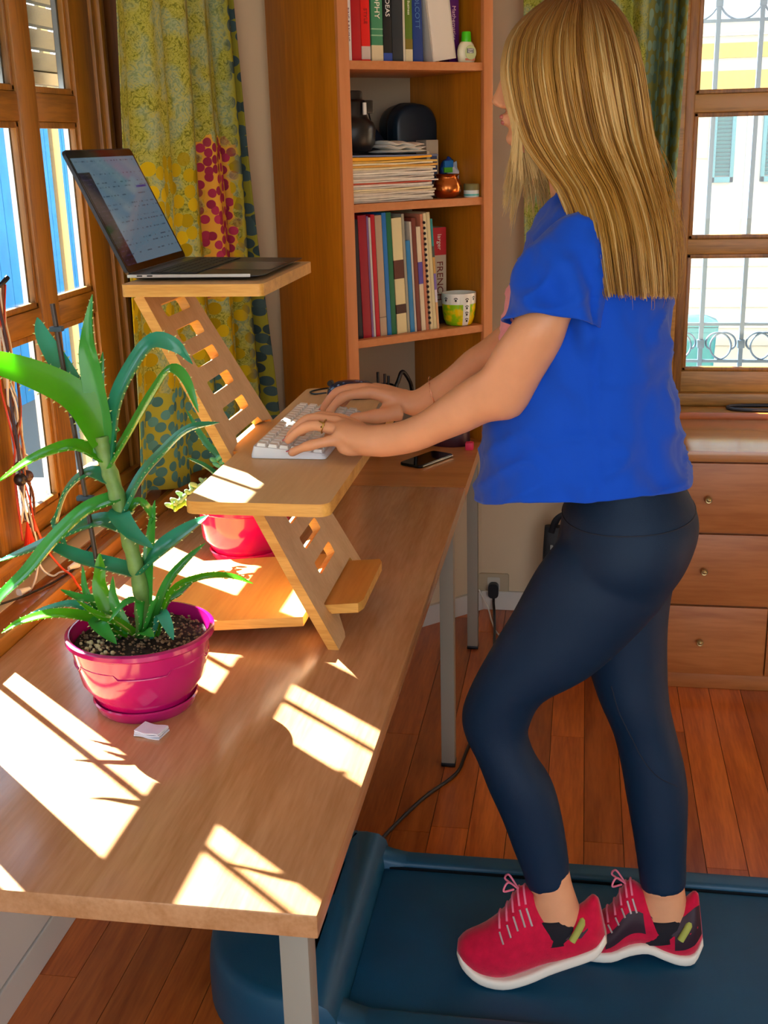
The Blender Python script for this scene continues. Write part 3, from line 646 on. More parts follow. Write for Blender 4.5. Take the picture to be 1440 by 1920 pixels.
fbook(.303, .314, .270, .322, '#dcd0a0', 'straw coloured booklet in the leaning row', cat='booklet')
fbook(.315, .322, .284, .304, '#1f8f92', 'teal booklet at the right end of the leaning row', cat='booklet', bands=((.0, .075, '#d8a878'), (.075, .11, '#d4cfe0'), (.11, .155, '#7a68b4'), (.155, .20, '#c49a50'), (.20, .23, '#3a4a48')))
db = book(.354, .052, z, .272, .17, '#c8bca8', 'thick dictionary with red top and FRENCH on its spine', None, v0=.108, group=G3, bands=((.195, .272, '#c01c30'), (0, .05, '#2a2024')))
for tx, zz, sz, cc in (('FRENCH', .122, .030, '#7a2420'), ('larger', .232, .019, '#f4e8e0')):
    p = BM @ Vector((.382, .1068, z + zz))
    o = text(tx, 'lettering', mat('ink_' + cc.strip('#'), cc, .5), db, p, (0, 0, 0), sz)
    o.matrix_local = Matrix.Translation(p - wloc(db)) @ (BM.to_3x3() @ Matrix(((0, 1, 0), (0, 0, -1), (-1, 0, 0)))).to_4x4()
# mug with paw prints
mg = thing('mug', BK(.410, .054, z), 'white and lime mug with paw prints on the lower shelf', 'mug')
m = MB(); m.loft(ell([(a_ * .88, a_ * .88, z_) for a_, z_ in ((.036, 0), (.043, .003), (.050, .02), (.0545, .045), (.056, .07), (.0565, .092), (.054, .092), (.052, .06), (.046, .01))],   .410, .054, z, 40)); 
mm = bpy.data.materials.new('mug_print'); mm.use_nodes = True; nn = mm.node_tree.nodes; ll = mm.node_tree.links; bb = nn['Principled BSDF']; bb.inputs['Roughness'].default_value = .12
tcn = nn.new('ShaderNodeTexCoord'); sp_ = nn.new('ShaderNodeSeparateXYZ'); ll.new(tcn.outputs['Object'], sp_.inputs[0])
lt = nn.new('ShaderNodeMath'); lt.operation = 'LESS_THAN'; lt.inputs[1].default_value = .062; ll.new(sp_.outputs[2], lt.inputs[0])
at_ = nn.new('ShaderNodeMath'); at_.operation = 'ARCTAN2'; ll.new(sp_.outputs[1], at_.inputs[0]); ll.new(sp_.outputs[0], at_.inputs[1])
ab = nn.new('ShaderNodeMath'); ab.operation = 'ADD'; ab.inputs[1].default_value = radians(56); ll.new(at_.outputs[0], ab.inputs[0])
ab2 = nn.new('ShaderNodeMath'); ab2.operation = 'ABSOLUTE'; ll.new(ab.outputs[0], ab2.inputs[0]); gt_ = nn.new('ShaderNodeMath'); gt_.operation = 'GREATER_THAN'; gt_.inputs[1].default_value = .23; ll.new(ab2.outputs[0], gt_.inputs[0])
an = nn.new('ShaderNodeMath'); an.operation = 'MULTIPLY'; ll.new(lt.outputs[0], an.inputs[0]); ll.new(gt_.outputs[0], an.inputs[1])
nz = nn.new('ShaderNodeTexNoise'); nz.inputs['Scale'].default_value = 38; ll.new(tcn.outputs['Object'], nz.inputs['Vector'])
rp = nn.new('ShaderNodeValToRGB'); e = rp.color_ramp.elements; e[0].position = .45; e[0].color = lin('#8fc812'); e[1].position = .58; e[1].color = lin('#f0d008'); ll.new(nz.outputs[0], rp.inputs[0])
mx_ = nn.new('ShaderNodeMix'); mx_.data_type = 'RGBA'; ll.new(an.outputs[0], mx_.inputs[0]); mx_.inputs[6].default_value = lin('#eef0e6'); ll.new(rp.outputs[0], mx_.inputs[7]); ll.new(mx_.outputs[2], bb.inputs['Base Color'])
m.obj('mug_body', mm, mg, 60)
for da, zz in ((0, .018), (0, .036), (0, .054), (0, .074), (-38, .076), (-75, .076), (28, .078)):
    a = radians(-56 + da); r = .0535 if zz < .03 else .0565
    r = (.0495 + (zz / .092) ** .6 * .0075) * .88
    pm = MB()
    def pt(du, dz, rr=None): aa = a + du / .055; return (wloc(mg).x + (r + .0006) * cos(aa), wloc(mg).y + (r + .0006) * sin(aa), z + zz + dz)
    for du, dz, q in ((0, -.002, .0036), (-.0045, .003, .0017), (-.0015, .0048, .0017), (.002, .0048, .0017), (.0048, .003, .0017)):
        pm.add([pt(du + q * cos(t), dz + q * sin(t)) for t in [2 * pi * k / 10 for k in range(10)]], [tuple(range(10))])
    pm.obj('paw_print', M_blk, mg)
m = MB(); hh = spline([BK(.432, .098, z + .078), BK(.440, .118, z + .072), BK(.441, .122, z + .045), BK(.430, .095, z + .02)]); m.tube(hh, .005, 8); m.obj('handle', mat('mug_white', '#eef0e6', .12), mg, 60)
# bottom compartment: spectacles and a small dark bird-like clip
gl_ = thing('spectacles', BK(.25, .12, HD), 'dark spectacles standing folded on the corner desk', 'glasses')
m = MB(); m.tube(spline([BK(.225, .10, HD + .20), BK(.24, .10, HD + .225), BK(.262, .10, HD + .20), BK(.28, .11, HD + .16), BK(.30, .12, HD + .02)]), .006, 8); m.tube(spline([BK(.225, .10, HD + .20), BK(.215, .10, HD + .17), BK(.21, .12, HD + .004)]), .006, 8); m.obj('frame', M_blk, gl_, 60)
pn = thing('pen_cup', BK(.185, .12, HD), 'black pen cup under the lowest bookshelf board', 'cup')
m = MB(); m.loft(ell([(.03, .03, 0), (.033, .033, .002), (.034, .034, .19), (.031, .031, .19), (.03, .03, .02)], .185, .12, HD)); m.obj('cup_body', M_blk, pn, 40)
for k, (du, cc) in enumerate(((-.012, '#15181c'), (.004, '#2a1418'), (.014, '#101418'))):
    m = MB(); m.tube([BK(.185 + du, .12, HD + .02), BK(.185 + du * 1.9, .12 + .01 * (k - 1), HD + .232 - k * .01)], .004, 8); m.obj('pen', mat('pen_' + cc.strip('#'), cc, .4), pn, 60)

# ------------------------------------------------------------------ plywood standing-desk riser
YC = 2.05
BA = radians(118.3); bd = Vector((cos(BA), 0, sin(BA))); bnn = Vector((sin(BA), 0, -cos(BA)))   # along the board, front normal
BF = Vector((-.4152, 0, .7478))
TB = .018
def BP(t, s, d=0): return tuple(BF + bd * s + bnn * d + Vector((0, YC + t, 0)))     # t across, s along, d out of the front face
riser = thing('desk_riser', (-.5, YC, HD), 'slanted plywood standing-desk riser with two shelves, on the desk', 'desk riser')
# outline of the slanted board (half widths) with foot notch
half = [(-.008, .176), (.135, .169), (.385, .142), (.696, .112)]
arch = [(.118, -.008), (.108, -.002), (.098, .012), (.088, .025), (.074, .032), (-.074, .032), (-.088, .025), (-.098, .012), (-.108, -.002), (-.118, -.008)]
outer = [(-h, s) for s, h in half] + [(h, s) for s, h in reversed(half)] + arch
holes = []
hs_ = [(.655, 1), (.604, 1), (.552, 1), (.498, 1), (.444, 1), (.225, 1), (.171, 1), (.116, 1)]
for sc, _ in hs_:
    holes.append(rrect(-.064, sc - .0125, .064, sc + .0125, .006, 3) if sc > .3 else rrect(-.064, sc - .0125, .064, sc + .0125, .006, 3))
# slots: base tongue, keyboard shelf (tall, raised in the middle), laptop shelf
holes.append(rrect(-.125, .045, .125, .067, .003, 2))
holes.append([(-.128, .358), (.128, .358), (.128, .385), (.085, .392), (.075, .404), (-.075, .404), (-.085, .392), (-.128, .385)])
from mathutils.geometry import delaunay_2d_cdt
def board_mesh(outer, holes, fn, d0, d1):
    pts = [Vector(p) for p in outer]; faces = [list(range(len(outer)))]; o = len(outer); loops = [list(range(len(outer)))]
    edges = [(i, (i + 1) % len(outer)) for i in range(len(outer))]
    for h in holes:
        n = len(h); pts += [Vector(p) for p in h]; edges += [(o + i, o + (i + 1) % n) for i in range(n)]; loops.append(list(range(o, o + n))); o += n
    v, e, f, *_ = delaunay_2d_cdt(pts, edges, [], 1, 1e-6)
    def inside(p, poly):
        r = False; n = len(poly)
        for i in range(n):
            a, b = poly[i], poly[(i + 1) % n]
            if (a[1] > p.y) != (b[1] > p.y) and p.x < (b[0] - a[0]) * (p.y - a[1]) / (b[1] - a[1]) + a[0]: r = not r
        return r
    keep = [t for t in f if inside(sum((v[i] for i in t), Vector((0, 0))) / len(t), outer) and not any(inside(sum((v[i] for i in t), Vector((0, 0))) / len(t), h) for h in holes)]
    N = len(v); front = MB(); edge = MB()
    front.v = [fn(p.x, p.y, d1) for p in v] + [fn(p.x, p.y, d0) for p in v]
    front.f = [tuple(t) for t in keep] + [tuple(i + N for i in reversed(t)) for t in keep]
    for L in [outer] + holes:
        n = len(L); edge.add([fn(a, b, d1) for a, b in L] + [fn(a, b, d0) for a, b in L], [(i, (i + 1) % n, n + (i + 1) % n, n + i) for i in range(n)])
    return front, edge
fr, ed = board_mesh(outer, holes, lambda t, s, d: BP(t, s, d), -TB, 0)
o = fr.obj('slanted_board', M_plyd, riser); e_ = ed.obj('board_edge', M_plye, o, 30)
def plate(poly, z0, z1, name, parent, tilt=None, mf=M_ply):
    f = (lambda u, v, d: (u, v, d)) if tilt is None else tilt
    n = len(poly); a = MB()
    a.add([f(u, v, z1) for u, v in poly] + [f(u, v, z0) for u, v in poly], [tuple(range(n)), tuple(range(2 * n - 1, n - 1, -1))])
    o = a.obj(name, mf, parent)
    b = MB(); b.add([f(u, v, z1) for u, v in poly] + [f(u, v, z0) for u, v in poly], [(i, (i + 1) % n, n + (i + 1) % n, n + i) for i in range(n)]); b.obj(name + '_edge', M_plye, o, 30)
    return o
ZK, ZL = 1.085, 1.383
def shelf_poly(x0, x1, y0, y1, r, tong, hw):
    q = rrect(x0, y0, x1, y1, r, 5)
    # add the tongue that goes through the board on the wall side (x0 side)
    return q[:12] + ([(x0, YC + hw), (x0 - tong, YC + hw), (x0 - tong, YC - hw), (x0, YC - hw)] if tong else []) + q[12:]
plate(shelf_poly(-.592, -.366, 1.635, 2.485, .018, .030, .115), ZK - .020, ZK, 'keyboard_shelf', riser)
plate(shelf_poly(-.757, -.513, 1.872, 2.235, .012, 0, .06), ZL - .020, ZL, 'laptop_shelf', riser)
# base board: tilted, wall end resting on the desk, tongue through the lower slot
bx1, bx0 = -.4152 + .054 * bd.x, -.90
zb1, zb0 = .7478 + .048 * bd.z + .012, HD + .0185
sl = (zb1 - zb0) / (bx1 - bx0)
def basef(u, v, d): return (u, v, zb0 + (u - bx0) * sl + d)
poly = [(bx0, YC + .17), (bx0, YC - .17), (bx1 - .035, YC - .17), (bx1 - .035, YC - .118), (bx1 + .055, YC - .118), (bx1 + .062, YC - .10), (bx1 + .062, YC + .10), (bx1 + .055, YC + .118), (bx1 - .035, YC + .118), (bx1 - .035, YC + .17)]
plate(poly, -.018, 0, 'base_board', riser, basef, wood('plywood_base_bounce_lit', '#dea450', '#cc8e3c', 'y', .42, scale=1.2))  # more orange than the other plywood: warm bounce light put into the colour

# ------------------------------------------------------------------ laptop
lap = thing('laptop', (-.64, 2.07, ZL), 'open dark grey laptop on the upper shelf of the riser', 'laptop')
LX0, LX1, LY0, LY1 = -.762, -.526, 1.918, 2.222
M_lap = mat('laptop_grey', '#3c4046', .35, .5, metal=.6)
m = MB()
pl = rrect(LX0, LY0, LX1, LY1, .012, 6)
m.loft([[(u + (.02 if u > -.6 else -.0) * 0, v, ZL + .0025) for u, v in rrect(LX0 + .012, LY0 + .012, LX1 - .03, LY1 - .012, .012, 6)], [(u, v, ZL + .008) for u, v in pl], [(u, v, ZL + .0125 - .004 * ((u - LX0) / (LX1 - LX0))) for u, v in pl]])
m.obj('base', M_lap, lap, 30)
def deck(x): return ZL + .0126 - .004 * ((x - LX0) / (LX1 - LX0))
m = MB(); m.box((LX0 + .001, LY0 - .0004, ZL + .0065), (LX1 - .02, LY0 + .001, ZL + .0115)); m.obj('side_strip', M_alu, lap)
for k in range(2):
    m = MB(); m.box((LX0 + .018 + k * .018, LY0 - .0008, ZL + .0080), (LX0 + .028 + k * .018, LY0 + .001, ZL + .0105), .0006); m.obj('port', M_blk, lap, 30)
kx0, kx1, ky0, ky1 = LX0 + .035, LX0 + .118, LY0 + .018, LY1 - .018
m = MB(); m.add([(kx0, ky0, deck(kx0) + .0003), (kx1, ky0, deck(kx1) + .0003), (kx1, ky1, deck(kx1) + .0003), (kx0, ky1, deck(kx0) + .0003)], [(0, 1, 2, 3)]); m.obj('key_well', mat('key_well', '#121316', .6), lap)
k_ = MB(); k_.box((-.0072, -.0078, 0), (.0072, .0078, .0015), .0006); kme = k_.mesh('key'); kme.materials.append(mat('key_black', '#1d1f22', .5))
for r in range(5):
    for c in range(14):
        x = kx0 + .009 + r * .0163; y = ky0 + .0098 + c * .01915
        if r == 4 and 4 <= c <= 8:
            continue
        dup(kme, 'key', lap, (x - wloc(lap).x, y - wloc(lap).y, deck(x) + .0003 - ZL))
m = MB(); x = kx0 + .009 + 4 * .0163; m.box((x - .0072, ky0 + 3.6 * .01915, deck(x) + .0003), (x + .0072, ky0 + 8.9 * .01915 + .004, deck(x) + .0018), .0006); m.obj('space_bar', MATS['key_black'], lap, 30)
m = MB(); tx0, tx1 = LX0 + .126, LX1 - .008; m.add([(tx0, 2.005, deck(tx0) + .0004), (tx1, 2.005, deck(tx1) + .0004), (tx1, 2.135, deck(tx1) + .0004), (tx0, 2.135, deck(tx0) + .0004)], [(0, 1, 2, 3)]); m.obj('trackpad', mat('trackpad', '#565b63', .25, metal=.3), lap)
# lid tilted back from the hinge (away from the user)
SA = radians(115); sdir = Vector((cos(SA), 0, sin(SA))); snrm = Vector((sin(SA), 0, -cos(SA)))
hinge = Vector((LX0 + .004, 0, ZL + .012))
def LP(t, s, d): return tuple(hinge + sdir * s + snrm * d + Vector((0, t, 0)))
lid = MB(); lid.loft([[LP(u, v, d) for u, v in rrect(LY0, 0, LY1, .224, .010, 5)] for d in (-.0055, -.0045, -.0008, 0)]); ld = lid.obj('lid', M_lap, lap, 30)
m = MB(); m.loft([[LP(u, v, d) for u, v in rrect(LY0 + .002, .002, LY1 - .002, .222, .008, 5)] for d in (0, .0006)]); m.obj('bezel', mat('bezel_black', '#08090b', .08, .6), ld)
def scr_mat():
    m = bpy.data.materials.new('screen_page'); m.use_nodes = True; n = m.node_tree.nodes; l = m.node_tree.links; b = n['Principled BSDF']
    b.inputs['Roughness'].default_value = .06; b.inputs['Base Color'].default_value = lin('#14181c')
    uv = n.new('ShaderNodeUVMap'); sp = n.new('ShaderNodeSeparateXYZ'); l.new(uv.outputs[0], sp.inputs[0])
    def math(op, a, bb=None):
        x = n.new('ShaderNodeMath'); x.operation = op
        for i, s in enumerate((a, bb)):
            if s is None: continue
            if isinstance(s, (int, float)): x.inputs[i].default_value = s
            else: l.new(s, x.inputs[i])
        return x.outputs[0]
    def mix(f, a, c):
        x = n.new('ShaderNodeMix'); x.data_type = 'RGBA'; l.new(f, x.inputs[0])
        for s, k in ((a, 6), (c, 7)):
            if isinstance(s, str): x.inputs[k].default_value = lin(s)
            else: l.new(s, x.inputs[k])
        return x.outputs[2]
    U, V = sp.outputs[0], sp.outputs[1]
    nz = n.new('ShaderNodeTexNoise'); mp = n.new('ShaderNodeMapping'); mp.inputs['Scale'].default_value = (26, 0, 0); l.new(uv.outputs[0], mp.inputs[0])
    rows = math('MULTIPLY', V, 24); fr_ = math('FRACT', rows); fl_ = math('FLOOR', rows)
    cb = n.new('ShaderNodeCombineXYZ'); l.new(math('MULTIPLY', U, 30), cb.inputs[0]); l.new(math('MULTIPLY', fl_, 3.7), cb.inputs[1]); l.new(cb.outputs[0], nz.inputs['Vector']); nz.inputs['Scale'].default_value = 1.0
    txt = math('MULTIPLY', math('MULTIPLY', math('GREATER_THAN', nz.outputs[0], .53), math('LESS_THAN', fr_, .28)), math('GREATER_THAN', math('FRACT', math('MULTIPLY', fl_, .381)), .42))
    page = mix(txt, '#7ea0b4', '#4a6a80')
    side = mix(math('MULTIPLY', math('LESS_THAN', fr_, .25), math('GREATER_THAN', nz.outputs[0], .5)), '#150f26', '#4a3c64')
    inside = math('MULTIPLY', math('LESS_THAN', U, .17), math('LESS_THAN', V, .865))
    c = mix(inside, page, side)
    btn = math('MULTIPLY', math('MULTIPLY', math('GREATER_THAN', U, .78), math('LESS_THAN', U, .96)), math('MULTIPLY', math('GREATER_THAN', V, .685), math('LESS_THAN', V, .705)))
    c = mix(btn, c, '#1a2ea0')
    l.new(c, b.inputs['Emission Color']); b.inputs['Emission Strength'].default_value = .2
    return m
me = bpy.data.meshes.new('screen'); q = [LP(LY0 + .008, .014, .0008), LP(LY1 - .008, .014, .0008), LP(LY1 - .008, .209, .0008), LP(LY0 + .008, .209, .0008)]
o0 = wloc(ld); me.from_pydata([Vector(p) - o0 for p in q], [], [(0, 1, 2, 3)]); ul = me.uv_layers.new(name='UVMap')
for lp, uvv in zip(me.loops, ((0, 0), (1, 0), (1, 1), (0, 1))): ul.data[lp.index].uv = uvv
me.materials.append(scr_mat()); o = bpy.data.objects.new('screen', me); COL.objects.link(o); o.parent = ld

# ------------------------------------------------------------------ white keyboard
KX0, KX1, KY0, KY1 = -.556, -.424, 1.888, 2.235
kb = thing('keyboard', (-.49, 2.06, ZK), 'white desktop keyboard under the hands of the woman', 'keyboard')
def kt(x): return ZK + .022 - .012 * (x - KX0) / (KX1 - KX0)
m = MB(); pl = rrect(KX0, KY0, KX1, KY1, .008, 4); pi_ = rrect(KX0 + .004, KY0 + .004, KX1 - .004, KY1 - .004, .006, 4)
m.loft([[(u, v, ZK + .001) for u, v in pl], [(u, v, ZK + .006) for u, v in pl], [(u, v, kt(u) - .001) for u, v in pi_]]); m.obj('case', mat('keyboard_white', '#dfe4e8', .35), kb, 30)
k_ = MB(); k_.loft([[(u, v, 0) for u, v in rrect(-.0083, -.0083, .0083, .0083, .0015, 2)], [(u, v, .0055) for u, v in rrect(-.0068, -.0068, .0068, .0068, .002, 2)]])
kme = k_.mesh('key'); kme.materials.append(mat('key_white', '#e6e6e0', .45))
for r in range(6):
    for c in range(18):
        x = KX0 + .017 + r * .0198; y = KY0 + .017 + c * .01842
        if r == 5 and 5 <= c <= 10: continue
        o = dup(kme, 'key', kb, (x - wloc(kb).x, y - wloc(kb).y, kt(x) - .0012 - ZK), (0, math.atan2(.012, KX1 - KX0), 0))
m = MB(); x = KX0 + .017 + 5 * .0198; m.box((x - .0075, KY0 + .0085 + 5 * .01842, kt(x) - .0012), (x + .0075, KY0 + .0085 + 11 * .01842, kt(x) + .004), .0015); m.obj('space_bar', MATS['key_white'], kb, 30)

# ------------------------------------------------------------------ mouse and small things on the keyboard shelf and desk
ms = thing('computer_mouse', (-.475, 2.40, ZK), 'dark blue patterned computer mouse behind the right hand', 'mouse')
m = MB(); rs = []
for k, (zz, sc) in enumerate(((0, .94), (.006, 1), (.016, .97), (.025, .83), (.032, .58), (.035, .2))):
    rs.append([(-.475 + .058 * sc * cos(a) * (1 + .05 * cos(a)), 2.40 + .034 * sc * sin(a), ZK + .0005 + zz) for a in [2 * pi * j / 32 for j in range(32)]])
m.loft(rs)
mm = bpy.data.materials.new('mouse_pattern'); mm.use_nodes = True; nn = mm.node_tree.nodes; ll = mm.node_tree.links; vo = nn.new('ShaderNodeTexVoronoi'); vo.inputs['Scale'].default_value = 90; tcn = nn.new('ShaderNodeTexCoord'); ll.new(tcn.outputs['Object'], vo.inputs['Vector'])
rp = nn.new('ShaderNodeValToRGB'); e = rp.color_ramp.elements; e[0].color = lin('#8aa6c8'); e[0].position = .12; e[1].position = .3; e[1].color = lin('#101a3c'); ll.new(vo.outputs['Distance'], rp.inputs[0]); ll.new(rp.outputs[0], nn['Principled BSDF'].inputs['Base Color']); nn['Principled BSDF'].inputs['Roughness'].default_value = .2
m.obj('shell', mm, ms, 60)
m = MB(); m.tube([(-.522, 2.393, ZK + .029), (-.522, 2.407, ZK + .029)], .006, 10); m.obj('wheel', M_blk, ms, 60)
m = MB(); m.tube(spline([(-.532, 2.40, ZK + .008), (-.56, 2.41, ZK + .003), (-.575, 2.44, ZK + .002), (-.55, 2.475, ZK + .002), (-.52, 2.48, ZK + .002)]), .0018, 6); m.obj('cable', M_blk, ms, 60)
nb = thing('note_card', (-.368, 2.17, ZK), 'small grey folded card with a black mark beyond the right wrist', 'card')
m = MB(); m.loft([[(-.40, 2.21, ZK), (-.372, 2.245, ZK), (-.372, 2.245, ZK + .004), (-.40, 2.21, ZK + .004)], [(-.385, 2.205, ZK), (-.37, 2.225, ZK), (-.37, 2.225, ZK + .03), (-.385, 2.205, ZK + .03)]]); m.obj('card_fold', mat('card_grey', '#a89a84', .7), nb)
ph = thing('smartphone', (-.42, 3.165, HD), 'black smartphone lying on the corner desk', 'phone')
a = Vector((-.4275, 3.0759)); ex = (Vector((-.3499, 3.2129)) - a); L_ = ex.length; ex.normalize(); ey = Vector((-ex.y, ex.x))
pf = lambda u, v, d: (a.x + ex.x * u + ey.x * v, a.y + ex.y * u + ey.y * v, HD + d)
m = MB(); m.loft([[pf(u, v, d) for u, v in rrect(i, i, L_ - i, .074 - i, .011, 5)] for d, i in ((0.0005, .0015), (.002, 0), (.0072, 0), (.0085, .001))]); m.obj('phone_body', mat('phone_black', '#0a0b0e', .25, metal=.3), ph, 40)
m = MB(); m.loft([[pf(u, v, d) for u, v in rrect(.002, .002, L_ - .002, .072, .010, 5)] for d in (.0084, .0088)]); m.obj('phone_screen', mat('phone_glass', '#05060a', .06, .6), ph)
m = MB(); m.loft([[pf(u, v, d) for u, v in rrect(L_ * .08, .0005, L_ * .97, -.0006, .0001, 1)] for d in (.0035, .0062)]); m.obj('phone_rim', M_alu, ph)
nt = thing('folded_tissue', (-.637, 1.53, HD), 'little folded white paper on the desk in front of the pot', 'paper')
for k, (sc, dz, da) in enumerate(((1, .0005, 0), (.97, .0035, .03), (.95, .0065, -.05))):
    m = MB(); c_, s_ = cos(-.18 + da), sin(-.18 + da)
    rr = []
    for t in range(9):
        u = -.022 * sc + .044 * sc * t / 8; w_ = .0012 * sin(t * .8 + k)
        rr.append([(-.637 + c_ * u - s_ * v, 1.538 + s_ * u + c_ * v, HD + dz + zz + w_) for v, zz in ((-.016 * sc, 0), (.016 * sc, 0), (.016 * sc, .0026), (-.016 * sc, .0026))])
    m.loft(rr); m.obj('fold', mat('tissue_white', '#e4eaf4', .8), nt, 40)
# things on the corner desk seen past the elbow
pt_ = thing('pink_eraser_block', (-.312, 3.30, HD), 'small pink block at the far desk corner', 'block')
m = MB(); m.box((-.325, 3.285, HD), (-.302, 3.31, HD + .022), .003); m.obj('block_body', mat('pink_block', '#d82a5a', .5), pt_, 30)
dk = thing('dark_tin', (-.335, 3.34, HD), 'low dark red tin near the foot of the bookshelf', 'tin')
m = MB(); m.lathe([(.055, 0), (.058, .004), (.058, .05), (.055, .056), (.01, .058)], (-.375, 3.35, HD), 28, 1, .6); m.obj('tin_body', mat('tin_plum', '#3a1424', .4), dk, 40)

# ------------------------------------------------------------------ pots and plants
def pot(cx, cy, zb, rb, rt, h, label, col, side=.0):
    p = thing('plant_pot', (cx, cy, zb), label, 'plant pot')
    M_p = mat('pot_' + col.strip('#'), col, .16, .55, coat=.6)
    m = MB(); m.lathe([(rb * .8, .012), (rb * .93, .014), (rb * 1.03, .03), (rb * 1.22, h * .4), (rt * .93, h * .72), (rt * .965, h * .88), (rt * .97, h * .90), (rt * 1.0, h * .905), (rt * 1.03, h * .93), (rt * 1.03, h * .985), (rt * 1.0, h), (rt * .965, h), (rt * .95, h * .93), (rt * .90, h * .6), (rb * .9, h * .2)], (cx, cy, zb), 56); m.obj('pot_wall', M_p, p, 40)
    m = MB(); m.lathe([(rb * .7, 0), (rb * .94, 0), (rb * .99, .005), (rb * 1.05, .018), (rb * 1.02, .020), (rb * .9, .012)], (cx, cy, zb), 56); m.obj('saucer', M_p, p, 40)
    m = MB(); m.lathe([(rt * 1.0, h * .893), (rt * .99, h * .888), (rt * .955, h * .80), (rt * .95, h * .78)], (cx, cy, zb), 56) ; 
    return p, M_p
pot1, Mp = pot(-.682, 1.64, HD, .080, .114, .132, 'glossy magenta flower pot on the desk, holding the tall aloe', '#b00e66')
m = MB()
for k in range(3):   # the wavy relief band round the pot
    rr = .0965 + .003 * k
ring = [(-.682 + .1055 * cos(a), 1.64 + .1055 * sin(a), HD + .092 + .004 * (1 if (int(a / (2 * pi) * 8)) % 2 else -1)) for a in [2 * pi * k / 96 for k in range(97)]]
m.tube(ring, .0016, 6, cap=False); m.obj('relief_line', Mp, pot1, 60)
# soil + grains (stuff)
soil = MB(); n = 40; rs = []
for r in (0.0, .02, .04, .06, .08, .095, .104): rs.append([(-.682 + max(r, .001) * cos(2 * pi * j / n), 1.64 + max(r, .001) * sin(2 * pi * j / n), HD + .112 + .008 * noise.noise(Vector((r * 60 * cos(2 * pi * j / n), r * 60 * sin(2 * pi * j / n), 1)))) for j in range(n)])
soil.loft(rs, True, True); soil.obj('soil', mat('soil_dark', '#2c1a10', .95, var=.5, vscale=120, bump=1, bscale=160), pot1, 60)
g = MB()
for k in range(420):
    a = random.random() * 2 * pi; r = .102 * sqrt(random.random()); s_ = random.uniform(.0012, .0034)
    g.sphere((-.682 + r * cos(a), 1.64 + r * sin(a), HD + .114 + random.uniform(0, .005)), (s_, s_ * random.uniform(.5, 1), s_ * .8), 6, 4)
o = g.obj('soil_grains', mat('soil_grain', '#8a6e50', .9, var=.5, vscale=90), pot1, 60); o['kind'] = 'stuff'
g = MB()
for k in range(26):
    a = 3.6 + random.random() * .9; r = random.uniform(.06, .098); s_ = random.uniform(.002, .004)
    g.sphere((-.682 + r * cos(a), 1.64 + r * sin(a), HD + .118), s_, 6, 4)
o = g.obj('pale_pebbles', mat('pebble_pale', '#d8c898', .8), pot1, 60); o['kind'] = 'stuff'

def aloe_mat(name, c1, c2, tr=.35):
    m = mat(name, c1, .22, .6, trans=tr)
    n = m.node_tree.nodes; l = m.node_tree.links
    t = n.new('ShaderNodeTexCoord'); nz = n.new('ShaderNodeTexNoise'); nz.inputs['Scale'].default_value = 14; l.new(t.outputs['Object'], nz.inputs['Vector'])
    rp = n.new('ShaderNodeValToRGB'); rp.color_ramp.elements[0].position = .35; rp.color_ramp.elements[1].position = .65; rp.color_ramp.elements[0].color = lin(c1); rp.color_ramp.elements[1].color = lin(c2)
    l.new(nz.outputs[0], rp.inputs[0]); l.new(rp.outputs[0], n['Principled BSDF'].inputs['Base Color'])
    for x in n:
        if x.type == 'BSDF_TRANSLUCENT': x.inputs[0].default_value = (*lin('#8fe010')[:3], 1)
    return m
M_al = aloe_mat('aloe_green', '#3a9a3c', '#4fae4a', .30)
M_al2 = aloe_mat('aloe_bluegreen', '#2c8a66', '#3ca086', .22)
M_al3 = aloe_mat('aloe_lime', '#4fa41a', '#66b820', .45)
M_spine = mat('aloe_spine', '#d8e090', .5)
def leaf(parent, pts, w, m, name='leaf', spines=True, th=.34, facing=None):
    P = spline(pts, 5); k = len(P); rings = []; edges = []
    for i, p in enumerate(P):
        t = i / (k - 1)
        d = (P[min(i + 1, k - 1)] - P[max(i - 1, 0)]).normalized()
        ww = w * .5 * (1.0 - .12 * (1 - t)) * (1 - t ** 2.6) ** .8 + .0006
        # blade normal: up, tilted toward the viewer side so its trough is seen from above
        up = Vector((0, -.35, 1)) if facing is None else Vector(facing)
        s = d.cross(up)
        if s.length < .15: s = d.cross(Vector((0, -1, .2)))
        s.normalize(); nr = s.cross(d).normalized()
        h = ww * th + .0012 * (1 - t)
        ring = []
        for q, (a, b) in enumerate(((-1, .10), (-.5, .20 - .22), (0, -.10), (.5, .20 - .22), (1, .10), (.75, -.55), (.35, -.95), (-.35, -.95), (-.75, -.55))):
            ring.append(p + s * ww * a + nr * (h * b + (ww * .18 * (abs(a) if q < 5 else 0))))
        rings.append(ring); edges.append((p + s * ww, p - s * ww, s, ww, d, nr))
    mb = MB(); mb.loft(rings); o = mb.obj(name, m, parent, 60)
    if spines:
        sp = MB(); acc = 0; step = .0105
        for i in range(1, k - 1):
            acc += (P[i] - P[i - 1]).length
            if acc < step: continue
            acc = 0
            a, b, s, ww, d, nr = edges[i]
            for q, sg in ((a, 1), (b, -1)):
                L = .0022 + .0020 * min(1, ww / .012); q = q + nr * ww * .05
                sp.add([q - d * .0016, q + d * .0016, q + s * sg * L + d * .0014 + nr * .0006, q + nr * .0012], [(0, 1, 2), (1, 3, 2), (3, 0, 2), (0, 3, 1)])
        if sp.v: q_ = sp.obj('spines', M_spine, o); q_['kind'] = 'stuff'
    return o
aloe = thing('aloe_plant', (-.687, 1.65, HD + .112), 'tall spiny aloe with a bare stem, tied to a stake, in the near magenta pot', 'plant')
